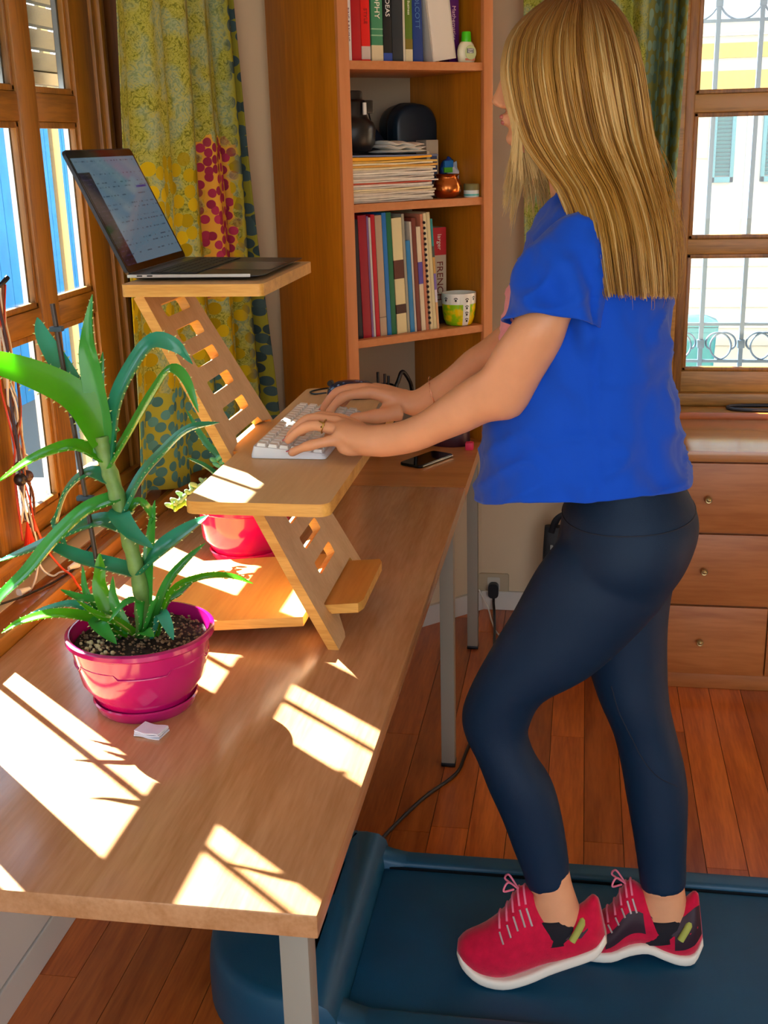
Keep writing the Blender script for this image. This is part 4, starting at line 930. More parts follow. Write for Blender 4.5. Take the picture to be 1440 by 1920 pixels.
m = MB(); st = spline([(-.683, 1.652, HD + .10), (-.679, 1.65, .93), (-.690, 1.652, 1.008), (-.705, 1.654, 1.086), (-.719, 1.655, 1.15), (-.722, 1.655, 1.18)], 6)
m.tube(st, [.0125 + .0012 * sin(i * 2.2) for i in range(len(st))], 12); m.obj('stem', mat('aloe_stem', '#6f9448', .5, var=.25, vscale=40), aloe, 60)
LV = [
 ([(-.715, 1.655, 1.175), (-.747, 1.640, 1.241), (-.8, 1.620, 1.279), (-.863, 1.60, 1.305), (-.905, 1.59, 1.312)], .046, M_al3, (.35, -.75, .6)),
 ([(-.718, 1.655, 1.150), (-.720, 1.655, 1.2), (-.728, 1.655, 1.293), (-.725, 1.655, 1.341), (-.713, 1.655, 1.395)], .030, M_al, None),
 ([(-.722, 1.655, 1.175), (-.755, 1.667, 1.237), (-.789, 1.68, 1.288), (-.816, 1.693, 1.327), (-.828, 1.705, 1.354)], .030, M_al2, (.4, -.8, .3)),
 ([(-.715, 1.655, 1.14), (-.697, 1.659, 1.227), (-.667, 1.663, 1.284), (-.632, 1.667, 1.323), (-.596, 1.671, 1.316), (-.574, 1.675, 1.288)], .030, M_al2, (-.5, -.7, .5)),
 ([(-.714, 1.655, 1.135), (-.674, 1.647, 1.189), (-.628, 1.639, 1.253), (-.595, 1.631, 1.289), (-.569, 1.623, 1.275), (-.550, 1.615, 1.228)], .024, M_al, None),
 ([(-.720, 1.655, 1.145), (-.752, 1.643, 1.167), (-.781, 1.63, 1.167), (-.829, 1.617, 1.148), (-.882, 1.605, 1.113)], .026, M_al3, None),
 ([(-.700, 1.655, 1.06), (-.663, 1.647, 1.118), (-.624, 1.64, 1.158), (-.576, 1.633, 1.198), (-.522, 1.625, 1.211)], .028, M_al2, None),
 ([(-.712, 1.655, 1.11), (-.754, 1.667, 1.119), (-.798, 1.679, 1.088), (-.824, 1.691, 1.044), (-.835, 1.703, 1.017), (-.824, 1.715, .963)], .024, M_al2, None),
 ([(-.702, 1.655, 1.085), (-.749, 1.631, 1.069), (-.795, 1.607, 1.028), (-.833, 1.583, .983), (-.87, 1.559, .948), (-.880, 1.535, .925)], .028, M_al, None),
 ([(-.700, 1.655, 1.035), (-.739, 1.663, 1.042), (-.789, 1.671, 1.025), (-.841, 1.679, .998), (-.893, 1.687, .975), (-.947, 1.695, .952)], .030, M_al2, None),
 ([(-.684, 1.655, .96), (-.737, 1.663, .968), (-.785, 1.67, .976), (-.823, 1.677, .987), (-.855, 1.685, .992)], .028, M_al2, None),
 ([(-.681, 1.655, .965), (-.643, 1.650, 1.000), (-.606, 1.665, 1.026), (-.572, 1.69, 1.046)], .034, M_al2, None),
 ([(-.694, 1.655, 1.06), (-.695, 1.632, 1.061), (-.668, 1.612, 1.038), (-.630, 1.595, 1.022)], .030, M_al2, None),
 ([(-.720, 1.655, 1.16), (-.727, 1.68, 1.239), (-.727, 1.705, 1.301)], .014, M_al, None),
 ([(-.699, 1.655, 1.05), (-.675, 1.665, 1.074), (-.661, 1.675, 1.05), (-.665, 1.685, 1.02)], .016, M_al, None)]
for pts, w_, m_, fc in LV: leaf(aloe, pts, w_ * 1.22, m_, facing=fc)
PU = [
 ([(-.672, 1.645, .855), (-.638, 1.652, .938), (-.607, 1.658, .977), (-.572, 1.665, 1.008)], .020, M_al),
 ([(-.663, 1.645, .855), (-.625, 1.637, .935), (-.573, 1.63, .964), (-.523, 1.623, .971), (-.484, 1.615, .963)], .015, M_al3),
 ([(-.674, 1.645, .855), (-.666, 1.658, .97), (-.662, 1.672, 1.019), (-.656, 1.685, 1.07)], .018, M_al),
 ([(-.726, 1.645, .855), (-.745, 1.648, .926), (-.744, 1.652, .961), (-.744, 1.655, .989)], .024, M_al3),
 ([(-.705, 1.645, .857), (-.759, 1.63, .889), (-.814, 1.615, .9), (-.862, 1.6, .891), (-.890, 1.585, .876)], .020, M_al3),
 ([(-.722, 1.645, .857), (-.782, 1.645, .903), (-.837, 1.645, .896), (-.888, 1.645, .874)], .015, M_al2),
 ([(-.708, 1.645, .857), (-.748, 1.652, .906), (-.787, 1.658, .911), (-.822, 1.665, .921)], .018, M_al),
 ([(-.718, 1.645, .857), (-.744, 1.625, .885), (-.729, 1.605, .880), (-.700, 1.585, .866)], .028, M_al),
 ([(-.685, 1.645, .857), (-.671, 1.622, .922), (-.685, 1.598, .93), (-.704, 1.575, .908)], .015, M_al),
 ([(-.664, 1.645, .857), (-.642, 1.628, .902), (-.625, 1.612, .890), (-.611, 1.595, .873)], .020, M_al2),
 ([(-.683, 1.645, .857), (-.662, 1.605, .880), (-.634, 1.575, .886)], .022, M_al),
 ([(-.726, 1.645, .857), (-.776, 1.665, .909), (-.789, 1.685, .956)], .011, M_al),
 ([(-.659, 1.645, .857), (-.642, 1.655, .909), (-.618, 1.665, .925), (-.588, 1.675, .953)], .016, M_al),
 ([(-.704, 1.645, .857), (-.723, 1.645, .91), (-.721, 1.645, .955)], .016, M_al),
 ([(-.692, 1.645, .857), (-.715, 1.628, .885), (-.735, 1.612, .900), (-.765, 1.60, .930)], .018, M_al3),
 ([(-.682, 1.645, .857), (-.653, 1.625, .912), (-.635, 1.605, .939)], .020, M_al)]
for pts, w_, m_ in PU: leaf(aloe, pts, w_ * 1.15, m_, 'young_leaf')
stake = thing('plant_stake', (-.735, 1.65, HD + .1), 'thin dark brown stake in the pot, tied to the aloe', 'stake')
m = MB(); m.tube([(-.741, 1.655, .84), (-.789, 1.68, 1.378)], .0042, 8); m.obj('rod', mat('stake_brown', '#3c2c1c', .4), stake, 60)
for t, L in ((.93, .010), (.44, .014)):
    p = Vector((-.741, 1.655, .84)).lerp(Vector((-.789, 1.68, 1.378)), t); m = MB(); m.box((p.x - L, p.y - .006, p.z - .004), (p.x + L, p.y + .006, p.z + .004), .002); m.obj('clip', mat('clip_teal', '#2c4452', .4), stake, 30)

pot2, _ = pot(-.715, 2.36, HD, .078, .105, .125, 'hot pink flower pot standing behind the riser', '#e0106c')
m = MB(); m.lathe([(.098, .108), (.05, .113), (.002, .112)], (-.715, 2.36, HD), 32); m.obj('soil', MATS['soil_dark'], pot2, 60)
al2 = thing('small_aloe', (-.735, 2.36, HD + .11), 'smaller aloe in the pink pot behind the riser', 'plant')
for pts, w_ in (([(-.73, 2.35, .85), (-.760, 2.34, .915), (-.785, 2.32, .950), (-.817, 2.3, .972)], .024), ([(-.725, 2.36, .85), (-.757, 2.355, .95), (-.79, 2.35, .993), (-.828, 2.35, 1.065)], .024), ([(-.71, 2.37, .85), (-.70, 2.39, .95), (-.69, 2.41, 1.02)], .022), ([(-.70, 2.36, .85), (-.66, 2.36, .93), (-.64, 2.35, .98)], .022)): leaf(al2, pts, w_, M_al2)
suc = thing('trailing_succulent', (-.76, 2.31, HD + .11), 'pale trailing succulent spilling over the rim of the pink pot', 'plant')
M_su = mat('succulent_pale', '#9fc48a', .5, trans=.15); M_su2 = mat('succulent_lime', '#a8d83c', .5, trans=.2)
def sucst(pts, ms_, n_):
    P = spline(pts, 8); m = MB(); m.tube(P, .0022, 6); s_ = m.obj('stem', mat('suc_stem', '#6f8a50', .6), suc, 60)
    lf = MB()
    for k in range(n_):
        p = P[int(k * (len(P) - 1) / (n_ - 1))]; a = k * 2.4; d = Vector((cos(a), sin(a), .55)).normalized(); c_ = p + d * .010
        o_ = len(lf.v); lf.sphere((0, 0, 0), (.0042, .0055, .011), 8, 6); R_ = d.to_track_quat('Z', 'Y').to_matrix()
        for i in range(o_, len(lf.v)): lf.v[i] = tuple(R_ @ Vector(lf.v[i]) + c_)
    o = lf.obj('leaves', ms_, s_, 60); o['kind'] = 'stuff'
sucst([(-.735, 2.31, .86), (-.758, 2.28, .915), (-.772, 2.265, .925), (-.80, 2.25, .91), (-.822, 2.24, .893), (-.830, 2.235, .882)], M_su, 26)
sucst([(-.80, 2.27, .875), (-.815, 2.25, .885), (-.826, 2.24, .880), (-.832, 2.24, .872)], M_su2, 12)
sucst([(-.73, 2.33, .86), (-.745, 2.31, .95), (-.755, 2.30, .968)], mat('suc_teal', '#58b898', .5, trans=.2), 9)

# ------------------------------------------------------------------ treadmill
ZB = .073
tm = thing('walking_pad', (.2, 1.95, 0), 'flat dark blue-black walking treadmill under the woman, its hood beneath the desk', 'treadmill')
M_tm = mat('treadmill_shell', '#064a66', .42, .5, bump=.15, bscale=500); M_belt = mat('treadmill_belt', '#044868', .5, .45, var=.12, vscale=8, bump=.35, bscale=700)
m = MB(); m.box((-.40, 1.758, .03), (1.05, 2.198, ZB), .004); m.obj('belt', M_belt, tm, 30)
m = MB(); m.box((-.42, 1.695, .0), (1.09, 2.247, .045), .004); m.obj('chassis', M_tm, tm, 30)
for y0, y1, yi in ((2.203, 2.252, 1), (1.69, 1.752, -1)):
    m = MB(); pr = [(y0, .02), (y1, .02), (y1, ZB + .012), (y0, ZB + .012)]; pr = rrect(y0, .012, y1, ZB + .014, .010, 4)
    m.loft([[(x, u, v) for u, v in pr] for x in (-.42, 1.1)]); m.obj('side_rail', M_tm, tm, 40)
for y in (2.2008, 1.7545):
    m = MB(); m.box((-.395, y - .0022, .05), (1.08, y + .0022, ZB + .003)); m.obj('belt_gap', M_blk, tm)
# front hood: rounded in plan, higher than the belt, with a concave fillet down to it
m = MB(); rs = []
def hood(sc, zz, xr, fr_):
    o = []
    for k in range(33):
        a = pi / 2 + pi * k / 32; o.append((-.47 + .235 * sc * cos(a) * fr_, 1.972 + .29 * sc * (abs(sin(a)) ** .8) * (1 if sin(a) > 0 else -1), zz))
    o.append((xr, 1.972 - .29 * sc, zz)); o.append((xr, 1.972 + .29 * sc, zz)); return o
for sc, zz, xr in ((1.0, .012, -.40), (1.0, .06, -.40), (.995, .085, -.40), (.985, .105, -.405), (.97, .122, -.42), (.95, .130, -.445), (.90, .134, -.465), (.5, .137, -.50), (.1, .137, -.50)):
    rs.append(hood(sc, zz, xr, 1.0))
m.loft(rs); m.obj('front_hood', M_tm, tm, 50)
for sy in (1, -1):
    m = MB(); rs = []
    for k in range(11):
        t = k / 10; x = -.47 + .15 * t; h = ZB + .012 + .048 * (1 - t) ** 2.2
        y_o = 2.252 if sy > 0 else 1.69; y_i = 2.205 if sy > 0 else 1.752
        y_i += -sy * .03 * (1 - t) ** 2
        rs.append([(x, y_o, .03), (x, y_o, h - .006), (x, y_o - sy * .006, h), (x, y_i + sy * .006, h), (x, y_i, h - .010), (x, y_i, .03)])
    m.loft(rs); m.obj('corner_fillet', M_tm, tm, 60)
m = MB(); m.tube([(-.432, 1.72, .1185), (-.432, 2.225, .1185)], .0015, 6); m.obj('hood_seam', M_blk, tm, 60)
pc = thing('power_cable', (-.3, 2.7, 0), 'black power cable running from the treadmill past the desk leg', 'cable')
m = MB(); m.tube(spline([(-.462, 2.27, .03), (-.455, 2.32, .012), (-.44, 2.42, .0055), (-.37, 2.60, .0055), (-.30, 2.73, .0055), (-.285, 2.83, .0055), (-.27, 3.0, .0055), (-.25, 3.3, .0055), (-.262, 3.6, .0055), (-.278, 3.82, .0055), (-.285, 3.872, .03), (-.285, 3.872, .05)]), .0048, 8); m.obj('cord', M_blk, pc, 60)

# ------------------------------------------------------------------ dresser under the right window
YD = 3.312
dr = thing('dresser', (.55, 3.5, 0), 'low wooden dresser with round knobs under the right window', 'dresser')
m = MB(); m.box((.172, YD + .012, .05), (.945, 3.705, .712), .002); m.obj('carcass', M_drw, dr, 30)
m = MB(); m.box((.16, YD - .004, .712), (.957, 3.708, .743), .004); m.obj('dresser_top', M_drwt, dr, 30)
m = MB(); m.box((.18, YD + .02, 0), (.94, 3.69, .05), .002); m.obj('plinth', M_drw, dr, 30)
M_knob = mat('knob_brass', '#a89464', .28, metal=.7)
for z0, z1 in ((.502, .708), (.279, .496), (.058, .273)):
    for x0, x1 in ((.178, .5525), (.5565, .94)):
        m = MB(); m.box((x0, YD - .004, z0), (x1, YD + .014, z1), .0025); d = m.obj('drawer', M_drw, dr, 30)
        k = MB(); cx, cz = (x0 + x1) / 2, (z0 + z1) / 2 + .0
        prof = [(.004, 0), (.0045, .008), (.0095, .012), (.0105, .017), (.0085, .022), (.006, .0215), (.003, .024), (.0005, .0245)]
        k.loft([[(cx + r * cos(a), YD - .004 - h, cz + r * sin(a)) for a in [2 * pi * j / 20 for j in range(20)]] for r, h in prof]); k.obj('knob', M_knob, d, 50)
wc = thing('coiled_cable', (.55, 3.79, .758), 'thick black cable loop lying on the right window sill', 'cable')
m = MB(); m.tube(spline([(.70, 3.815, .764), (.60, 3.825, .764), (.50, 3.815, .764), (.462, 3.795, .764), (.475, 3.765, .764), (.53, 3.752, .764), (.62, 3.748, .764), (.72, 3.75, .764)]), .0055, 10); m.obj('cord', mat('cable_slate', '#2a3440', .35), wc, 60)

# ------------------------------------------------------------------ wall socket, plug and white cord
so = thing('wall_socket', (-.289, YB, .09), 'wide cream wall socket with a black plug, low on the back wall', 'socket')
m = MB(); pl = rrect(-.345, .062, -.233, .135, .008, 4); m.loft([[(u, YB - d, v) for u, v in pl] for d in (0, .006)] + [[(u * .97 - .289 * .03, YB - .009, v * .97 + .0985 * .03) for u, v in pl]]); m.obj('face_plate', mat('socket_cream', '#b8a888', .5), so, 40)
m = MB(); pl = rrect(-.308, .075, -.264, .122, .004, 3); m.loft([[(u, YB - d, v) for u, v in pl] for d in (.008, .011)]); m.obj('socket_insert', mat('socket_grey', '#c8c4b4', .5), so, 40)
m = MB(); pl = rrect(-.304, .052, -.268, .105, .014, 5); m.loft([[(u, YB - d, v) for u, v in pl] for d in (.011, .03, .036)]); m.obj('plug', M_blk, so, 40)
wcd = thing('white_cord', (-.30, 3.8, 0), 'thin white cord hanging from the socket to the floor', 'cable')
m = MB(); m.tube(spline([(-.338, YB - .016, .075), (-.325, YB - .03, .06), (-.30, YB - .06, .02), (-.285, YB - .12, .004), (-.26, YB - .22, .0035), (-.21, YB - .3, .0035), (-.1, YB - .35, .0035)]), .0028, 8); m.obj('cord', mat('cord_white', '#e6e0d4', .5), wcd, 60)
# black bag with a letter N, standing on the floor behind the legs
bg = thing('tote_bag', (-.02, 3.78, 0), 'black tote bag with a pale letter N, standing behind the legs of the woman', 'bag')
m = MB(); rs = []
for zz, sx_, sy_ in ((0, .95, .9), (.01, 1, 1), (.15, 1.0, .95), (.28, .97, .7), (.345, .94, .35), (.35, .93, .3)):
    rs.append([(-.005 + (u) * sx_, 3.79 + v * sy_ + .004 * sin(u * 60 + zz * 20), zz) for u, v in rrect(-.11, -.055, .11, .055, .025, 4)])
m.loft(rs); m.obj('bag_body', mat('bag_black', '#0c1018', .6, bump=.3, bscale=60), bg, 60)
m = MB(); m.tube(spline([(-.085, 3.765, .335), (-.07, 3.755, .385), (-.03, 3.752, .41), (.02, 3.752, .40), (.06, 3.76, .335)]), .010, 8, flat=.35); m.obj('handle', MATS['bag_black'], bg, 60)
m = MB(); m.tube(spline([(-.08, 3.80, .335), (-.06, 3.80, .38), (-.02, 3.80, .40), (.02, 3.80, .385), (.05, 3.80, .335)]), .009, 8, flat=.35); m.obj('handle', MATS['bag_black'], bg, 60)
text('N', 'lettering', mat('ink_pale', '#9a9a94', .6), bg, (-.060, 3.733, .27), (pi / 2 - .05, 0, 0), .085)

# ------------------------------------------------------------------ strings and cables hung at the left window
hk = thing('thread_bundle', (-1.07, 2.05, 1.3), 'tangle of coloured cords and cables hanging at the left window', 'cords')
cols = [('#c8402a', .0022), ('#e8e2d2', .0024), ('#6a3a1e', .003), ('#b85a2c', .0022), ('#d8cdb0', .003), ('#3a2a34', .003), ('#8a4a2a', .0024), ('#e0dccc', .002), ('#c83a20', .002), ('#45343c', .0024), ('#d8d2c4', .0026), ('#a8623a', .002)]
random.seed(5)
for k, (cc, r) in enumerate(cols):
    y0 = 2.072 + .007 * (k % 5); x0 = -1.088 + .005 * (k % 3); pts = []
    for i in range(9):
        t = i / 8; pts.append((x0 + .006 * sin(i * 1.7 + k), y0 + .022 * t * ((k % 4) / 3 - .25) + .009 * sin(i * 1.3 + k * 2) * (.4 + t), 1.36 - .50 * t * random.uniform(.92, 1.0)))
    m = MB(); m.tube(spline(pts), r, 6); m.obj('strand', mat('cord_' + cc.strip('#'), cc, .6), hk, 60)
m = MB(); m.tube([(-1.115, 2.08, 1.355), (-1.075, 2.08, 1.36), (-1.07, 2.10, 1.372)], .005, 8); m.obj('hook', M_blk, hk, 60)
m = MB(); m.tube([(-1.088, 2.075, 1.22), (-1.086, 2.078, 1.165)], .0065, 8); m.obj('bead_tube', mat('bead_tan', '#c8a468', .5), hk, 60)
for p, r_, cc in (((-1.078, 2.068, .985), .013, '#241c20'), ((-1.076, 2.092, .985), .013, '#4a2c28'), ((-1.08, 2.075, 1.01), .010, '#2a2024'), ((-1.08, 2.1, 1.02), .009, '#d8c8b0')):
    m = MB(); m.sphere(p, r_, 14, 10); m.obj('bead', mat('bead_' + cc.strip('#'), cc, .3), hk, 60)
m = MB()
for k in range(16):
    a = 2 * pi * k / 16; m.tube([(-1.078, 2.075, .895), (-1.078 + .012 * cos(a), 2.075 + .014 * sin(a), .835)], .0016, 5)
m.obj('red_tassel', mat('tassel_red', '#e8280c', .6), hk, 60)
ep = thing('earphones', (-1.06, 2.05, .77), 'white earphones with coiled cord lying on the left window sill', 'earphones')
m = MB()
m.tube(spline([(-1.082, 2.098, .90), (-1.075, 2.10, .83), (-1.07, 2.075, .79), (-1.066, 2.045, .773), (-1.062, 2.02, .7715)]), .0022, 8)
m.tube(spline([(-1.08, 2.085, .88), (-1.07, 2.09, .80), (-1.052, 2.10, .773), (-1.045, 2.125, .7715), (-1.03, 2.135, .7715)]), .0022, 8)
m.obj('cord', mat('earphone_white', '#ece6da', .4), ep, 60)
for p, q in (((-1.062, 2.02, .776), (-1.072, 1.995, .776)), ((-1.03, 2.135, .777), (-1.022, 2.16, .777))):
    m = MB(); m.tube([p, Vector(p).lerp(Vector(q), .6), q], [.004, .0065, .0085], 12); m.obj('earbud', MATS['earphone_white'], ep, 60)
oc = thing('orange_cord', (-1.03, 2.12, .77), 'bright orange cord looping over the left sill to the desk', 'cable')
m = MB(); m.tube(spline([(-1.085, 2.11, .90), (-1.07, 2.12, .83), (-1.04, 2.12, .785), (-1.012, 2.105, .774), (-.994, 2.09, .760), (-.985, 2.10, .7425), (-.978, 2.14, .7425), (-.985, 2.18, .7425)]), .0024, 8); m.obj('cord', mat('cord_orange', '#f0501c', .5), oc, 60)
bc = thing('black_cord', (-1.06, 1.95, .77), 'thin black cord with pale connector lying along the left sill', 'cable')
m = MB(); m.tube(spline([(-1.095, 1.93, .772), (-1.06, 1.99, .772), (-1.035, 2.06, .772), (-1.025, 2.14, .772), (-1.04, 2.22, .772), (-1.05, 2.32, .772)]), .0022, 8); m.obj('cord', M_blk, bc, 60)

# ------------------------------------------------------------------ outside, right window: grille, street, facade, bin
gr = thing('iron_window_grille', (.6, 4.16, .79), 'wrought iron grille with scrolls outside the right window', 'grille')
M_ir = mat('grille_iron', '#3f5a78', .5)
for k in range(9):
    x = .403 + (k - 2) * .134
    m = MB(); m.box((x - .0075, 4.152, .78), (x + .0075, 4.167, 2.4), .002); m.obj('bar', M_ir, gr, 30)
    for zc in (.905, 1.99):
        m = MB(); m.box((x - .012, 4.146, zc - .014), (x + .012, 4.173, zc + .014), .003); m.obj('collar', M_ir, gr, 30)
for zz in (.845, .972, 1.935, 2.06):
    m = MB(); m.box((.23, 4.154, zz - .005), (1.45, 4.164, zz + .005), .001); m.obj('cross_bar', M_ir, gr, 30)
for k in range(7):
    x0 = .403 + (k - 1) * .134; c_ = x0 + .067
    for sg in (-1, 1):
        m = MB(); pts = []
        for i in range(26):
            t = i / 25; a = pi / 2 - sg * 0 ; ang = radians(-90 - 330 * t) if sg > 0 else radians(-90 + 330 * t); rr_ = .056 - .034 * t
            pts.append((c_ + sg * .008 + rr_ * cos(ang) * 1.0 + sg * .016 * t, 4.159, .905 + rr_ * sin(ang)))
        m.tube(pts, .0036, 6); m.obj('scroll', M_ir, gr, 60)
    m = MB(); m.tube([(c_ + .066 * cos(radians(a)), 4.159, 2.005 + .068 * sin(radians(a))) for a in range(180, 361, 10)], .0036, 6); m.obj('arc', M_ir, gr, 60)
gd = MB(); gd.box((-30, 4.4, -.35), (30, 40, -.25)); gd.box((-30, -20, -.35), (-1.6, 4.4, -.25)); gd.box((-1.6, -20, -.35), (30, -3.0, -.25)); gd.box((3.3, -3, -.35), (30, 4.4, -.25)); o = struct('ground', gd, mat('ground_pale', '#6a675e', .9))
YF = 7.0
fc = thing('house_facade', (1.0, YF, -.25), 'pale house front with blue-green shutters beyond the right window', 'building')
M_fw = mat('facade_white', '#c2c2ba', .9, var=.03, vscale=2); M_fy = mat('facade_yellow', '#c4a63c', .9, var=.12, vscale=9)
m = MB(); m.box((-2.2, YF, -.25), (4.5, YF + .3, 3.3)); m.obj('wall', M_fw, fc)
for z0, z1, d, mm_ in ((2.16, 2.30, .10, mat('facade_blue', '#c4dcec', .8)), (1.975, 2.05, .03, M_fy), (1.875, 1.885, .03, M_fw), (1.795, 1.91, .05, M_fy), (1.78, 1.795, .07, M_fw), (2.085, 2.095, .04, M_fw)):
    m = MB(); m.box((-2.2, YF - d, z0), (4.5, YF, z1), .003); m.obj('band', mm_, fc, 30)
for zz in (.42, .52, .64, .75, .87):
    m = MB(); m.box((-2.2, YF - .012, zz), (4.5, YF, zz + .085), .004); m.obj('siding_board', M_fw, fc, 30)
M_sh = mat('shutter_teal', '#41808a', .6)
for x0, x1 in ((.68, .80), (.945, 1.09), (1.5, 1.66), (1.78, 1.94), (-.6, -.44), (-.2, -.04)):
    m = MB()
    for a0, a1, b0, b1 in ((x0, x0 + .02, 1.33, 1.72), (x1 - .02, x1, 1.33, 1.72), (x0, x1, 1.33, 1.36), (x0, x1, 1.69, 1.72)): m.box((a0, YF - .04, b0), (a1, YF - .005, b1), .002)
    s_ = m.obj('shutter', M_sh, fc, 30)
    for k in range(16):
        l_ = MB(); zz = 1.365 + k * .0205; l_.prism([(0, 0), (.004, 0), (-.018, .019), (-.022, .019)], lambda u, v, d: (d, YF - .012 + u, zz + v), x0 + .018, x1 - .018); l_.obj('louver', M_sh, s_)
m = MB(); m.box((.585, YF - .02, 1.46), (.66, YF, 1.72), .003); m.obj('window_blind', mat('blind_olive', '#c8cca0', .8), fc, 30)
m = MB(); m.box((.862, YF - .02, .95), (.868, YF, 1.74)); m.obj('downpipe', mat('pipe_grey', '#c8d0d0', .6), fc)
bn = thing('rubbish_bin', (.40, 4.75, .35), 'teal plastic bin on a stand outside the right window', 'bin')
M_bn = mat('bin_teal', '#146a7a', .45)
m = MB(); m.loft([[(.425 + u * s_, 4.72 + v * s_, zz) for u, v in rrect(-.085, -.08, .085, .08, .02, 3)] for s_, zz in ((.80, .53), (1.0, .865), (1.06, .868), (1.06, .885), (.98, .885), (.9, .60))]); m.obj('bin_body', M_bn, bn, 40)
m = MB(); m.loft([[(.425 + u * s_, 4.72 + v * s_, zz) for u, v in rrect(-.085, -.08, .085, .08, .02, 3)] for s_, zz in ((1.08, .888), (1.08, .90), (.6, .918))]); m.obj('bin_lid', M_bn, bn, 40)
m = MB(); m.box((.33, 4.64, -.25), (.52, 4.80, .53), .005); m.obj('stand', mat('stand_pale', '#d8d8d0', .8), bn, 30)

# ------------------------------------------------------------------ outside, left window: fence panel, hedge
fe = thing('blue_fence', (-4.2, 4.5, -.25), 'blue-painted board fence seen through the left window', 'fence')
M_fe = mat('fence_blue', '#2c82bc', .7, var=.15, vscale=5)
for k in range(110):
    m = MB(); y = .6 + k * .16; m.box((-4.22, y, -.25), (-4.18, y + .152, 1.95 + .02 * (k % 2)), .004); m.obj('board', M_fe, fe, 30)
pg = thing('pergola', (-3.0, 7.0, -.25), 'beige garden beam on two posts outside the left window', 'pergola')
m = MB(); m.box((-3.05, 4.6, 1.74), (-2.98, 9.6, 2.06), .005); m.obj('beam', mat('beam_beige', '#8c8468', .7), pg, 30)
for y in (4.7, 9.4):
    m = MB(); m.box((-3.06, y, -.25), (-2.97, y + .1, 1.74), .005); m.obj('post', MATS['beam_beige'], pg, 30)
random.seed(11)
for hk_, (x_, y_, hh, cc, lb) in enumerate(((-5.4, 2.6, 2.6, '#1f8a9c', 'dense blue-green bush just beyond the fence, nearest the room'), (-5.6, 5.6, 3.0, '#2a9cae', 'tall teal bush beyond the fence, in the middle'), (-5.8, 8.6, 3.4, '#2384a0', 'large blue-green bush beyond the fence, farthest away'))):
    tb = thing('bush', (x_, y_, -.25), lb, 'bush', 'bushes beyond the fence')
    m = MB(); m.tube(spline([(x_, y_, -.25), (x_ + .05, y_, .6), (x_ - .05, y_ + .1, 1.6)]), .06, 8); m.obj('trunk', mat('bark', '#5a4430', .9), tb, 60)
    m = MB()
    for k in range(2600):
        d = Vector((random.gauss(0, 1), random.gauss(0, 1), random.gauss(0, 1))).normalized(); q = d * random.uniform(.75, 1)
        p = Vector((x_ + q.x * .7, y_ + q.y * 1.15, hh * .55 + q.z * hh * .42)); a = Vector((random.gauss(0, 1), random.gauss(0, 1), random.gauss(0, 1))).normalized(); b_ = a.orthogonal().normalized(); L = random.uniform(.05, .09)
        m.add([p, p + a * L + b_ * L * .35, p + a * L * 2, p + a * L - b_ * L * .35], [(0, 1, 2, 3)])
    me = bpy.data.meshes.new('foliage'); o0 = wloc(tb); me.from_pydata([Vector(v) - o0 for v in m.v], [], m.f); me.materials.append(mat('bush_' + cc.strip('#'), cc, .6, var=.4, vscale=3, trans=.3)); o = bpy.data.objects.new('foliage', me); COL.objects.link(o); o.parent = tb; o['kind'] = 'stuff'

# ------------------------------------------------------------------ the woman on the treadmill
# rings: (front x, front z, back x, back z, y centre, lateral half width)
PEL = [(.0, 1.0861, .150, 1.0986, 1.955, .120), (-.012, 1.0343, .166, 1.0526, 1.955, .132), (-.0248, .9961, .190, 1.011, 1.955, .148), (-.0295, .9573, .2035, .9734, 1.955, .16), (-.036, .9131, .1985, .935, 1.955, .162), (-.0186, .8691, .1845, .8959, 1.955, .146), (.01, .835, .165, .862, 1.955, .115), (.04, .812, .14, .825, 1.955, .07)]
LLEG = [(-.0282, .9517, .1772, .9579, 1.9, .085), (-.0673, .8984, .1608, .8712, 1.89, .086), (-.1073, .8166, .1011, .7862, 1.89, .082), (-.1393, .7571, .0288, .7097, 1.89, .076), (-.1768, .6814, -.0483, .6594, 1.89, .065), (-.1961, .6228, -.0755, .5983, 1.89, .056), (-.1887, .5775, -.0733, .5698, 1.89, .054), (-.1686, .5336, -.0596, .5355, 1.89, .054), (-.1483, .4751, -.0334, .4941, 1.89, .054), (-.1239, .416, -.0161, .4353, 1.89, .048), (-.102, .3503, -.0042, .3696, 1.89, .042), (-.0859, .306, .0015, .3249, 1.89, .038), (-.0737, .2668, .0044, .2853, 1.89, .037)]
RLEG = [(-.0064, .9115, .2061, .9278, 2.02, .085), (.0047, .8405, .1762, .8467, 2.02, .086), (.0067, .7594, .1667, .7663, 2.015, .082), (.0232, .6775, .1685, .6794, 2.01, .074), (.0464, .608, .1748, .6098, 2.0, .064), (.0736, .5438, .1915, .5401, 2.0, .056), (.0904, .4781, .2079, .4804, 2.0, .055), (.1026, .411, .2177, .4193, 2.0, .054), (.1157, .3459, .2197, .3541, 1.995, .049), (.127, .2799, .2207, .2878, 1.99, .04), (.1361, .2189, .2224, .2266, 1.985, .037)]
LANK = [(-.0612, .2981, .0018, .3127, 1.888, .031), (-.0638, .2691, .0063, .2868, 1.888, .032), (-.0674, .2397, .0147, .2588, 1.888, .034), (-.0629, .1991, .0274, .2194, 1.888, .034), (-.0724, .1567, .0361, .1852, 1.888, .034)]
RANK = [(.1419, .2492, .214, .2554, 1.985, .031), (.1411, .2193, .2182, .2322, 1.985, .032), (.1392, .1916, .2236, .2029, 1.985, .034), (.1337, .1524, .2304, .1676, 1.985, .034), (.1252, .1087, .2362, .1318, 1.985, .034)]
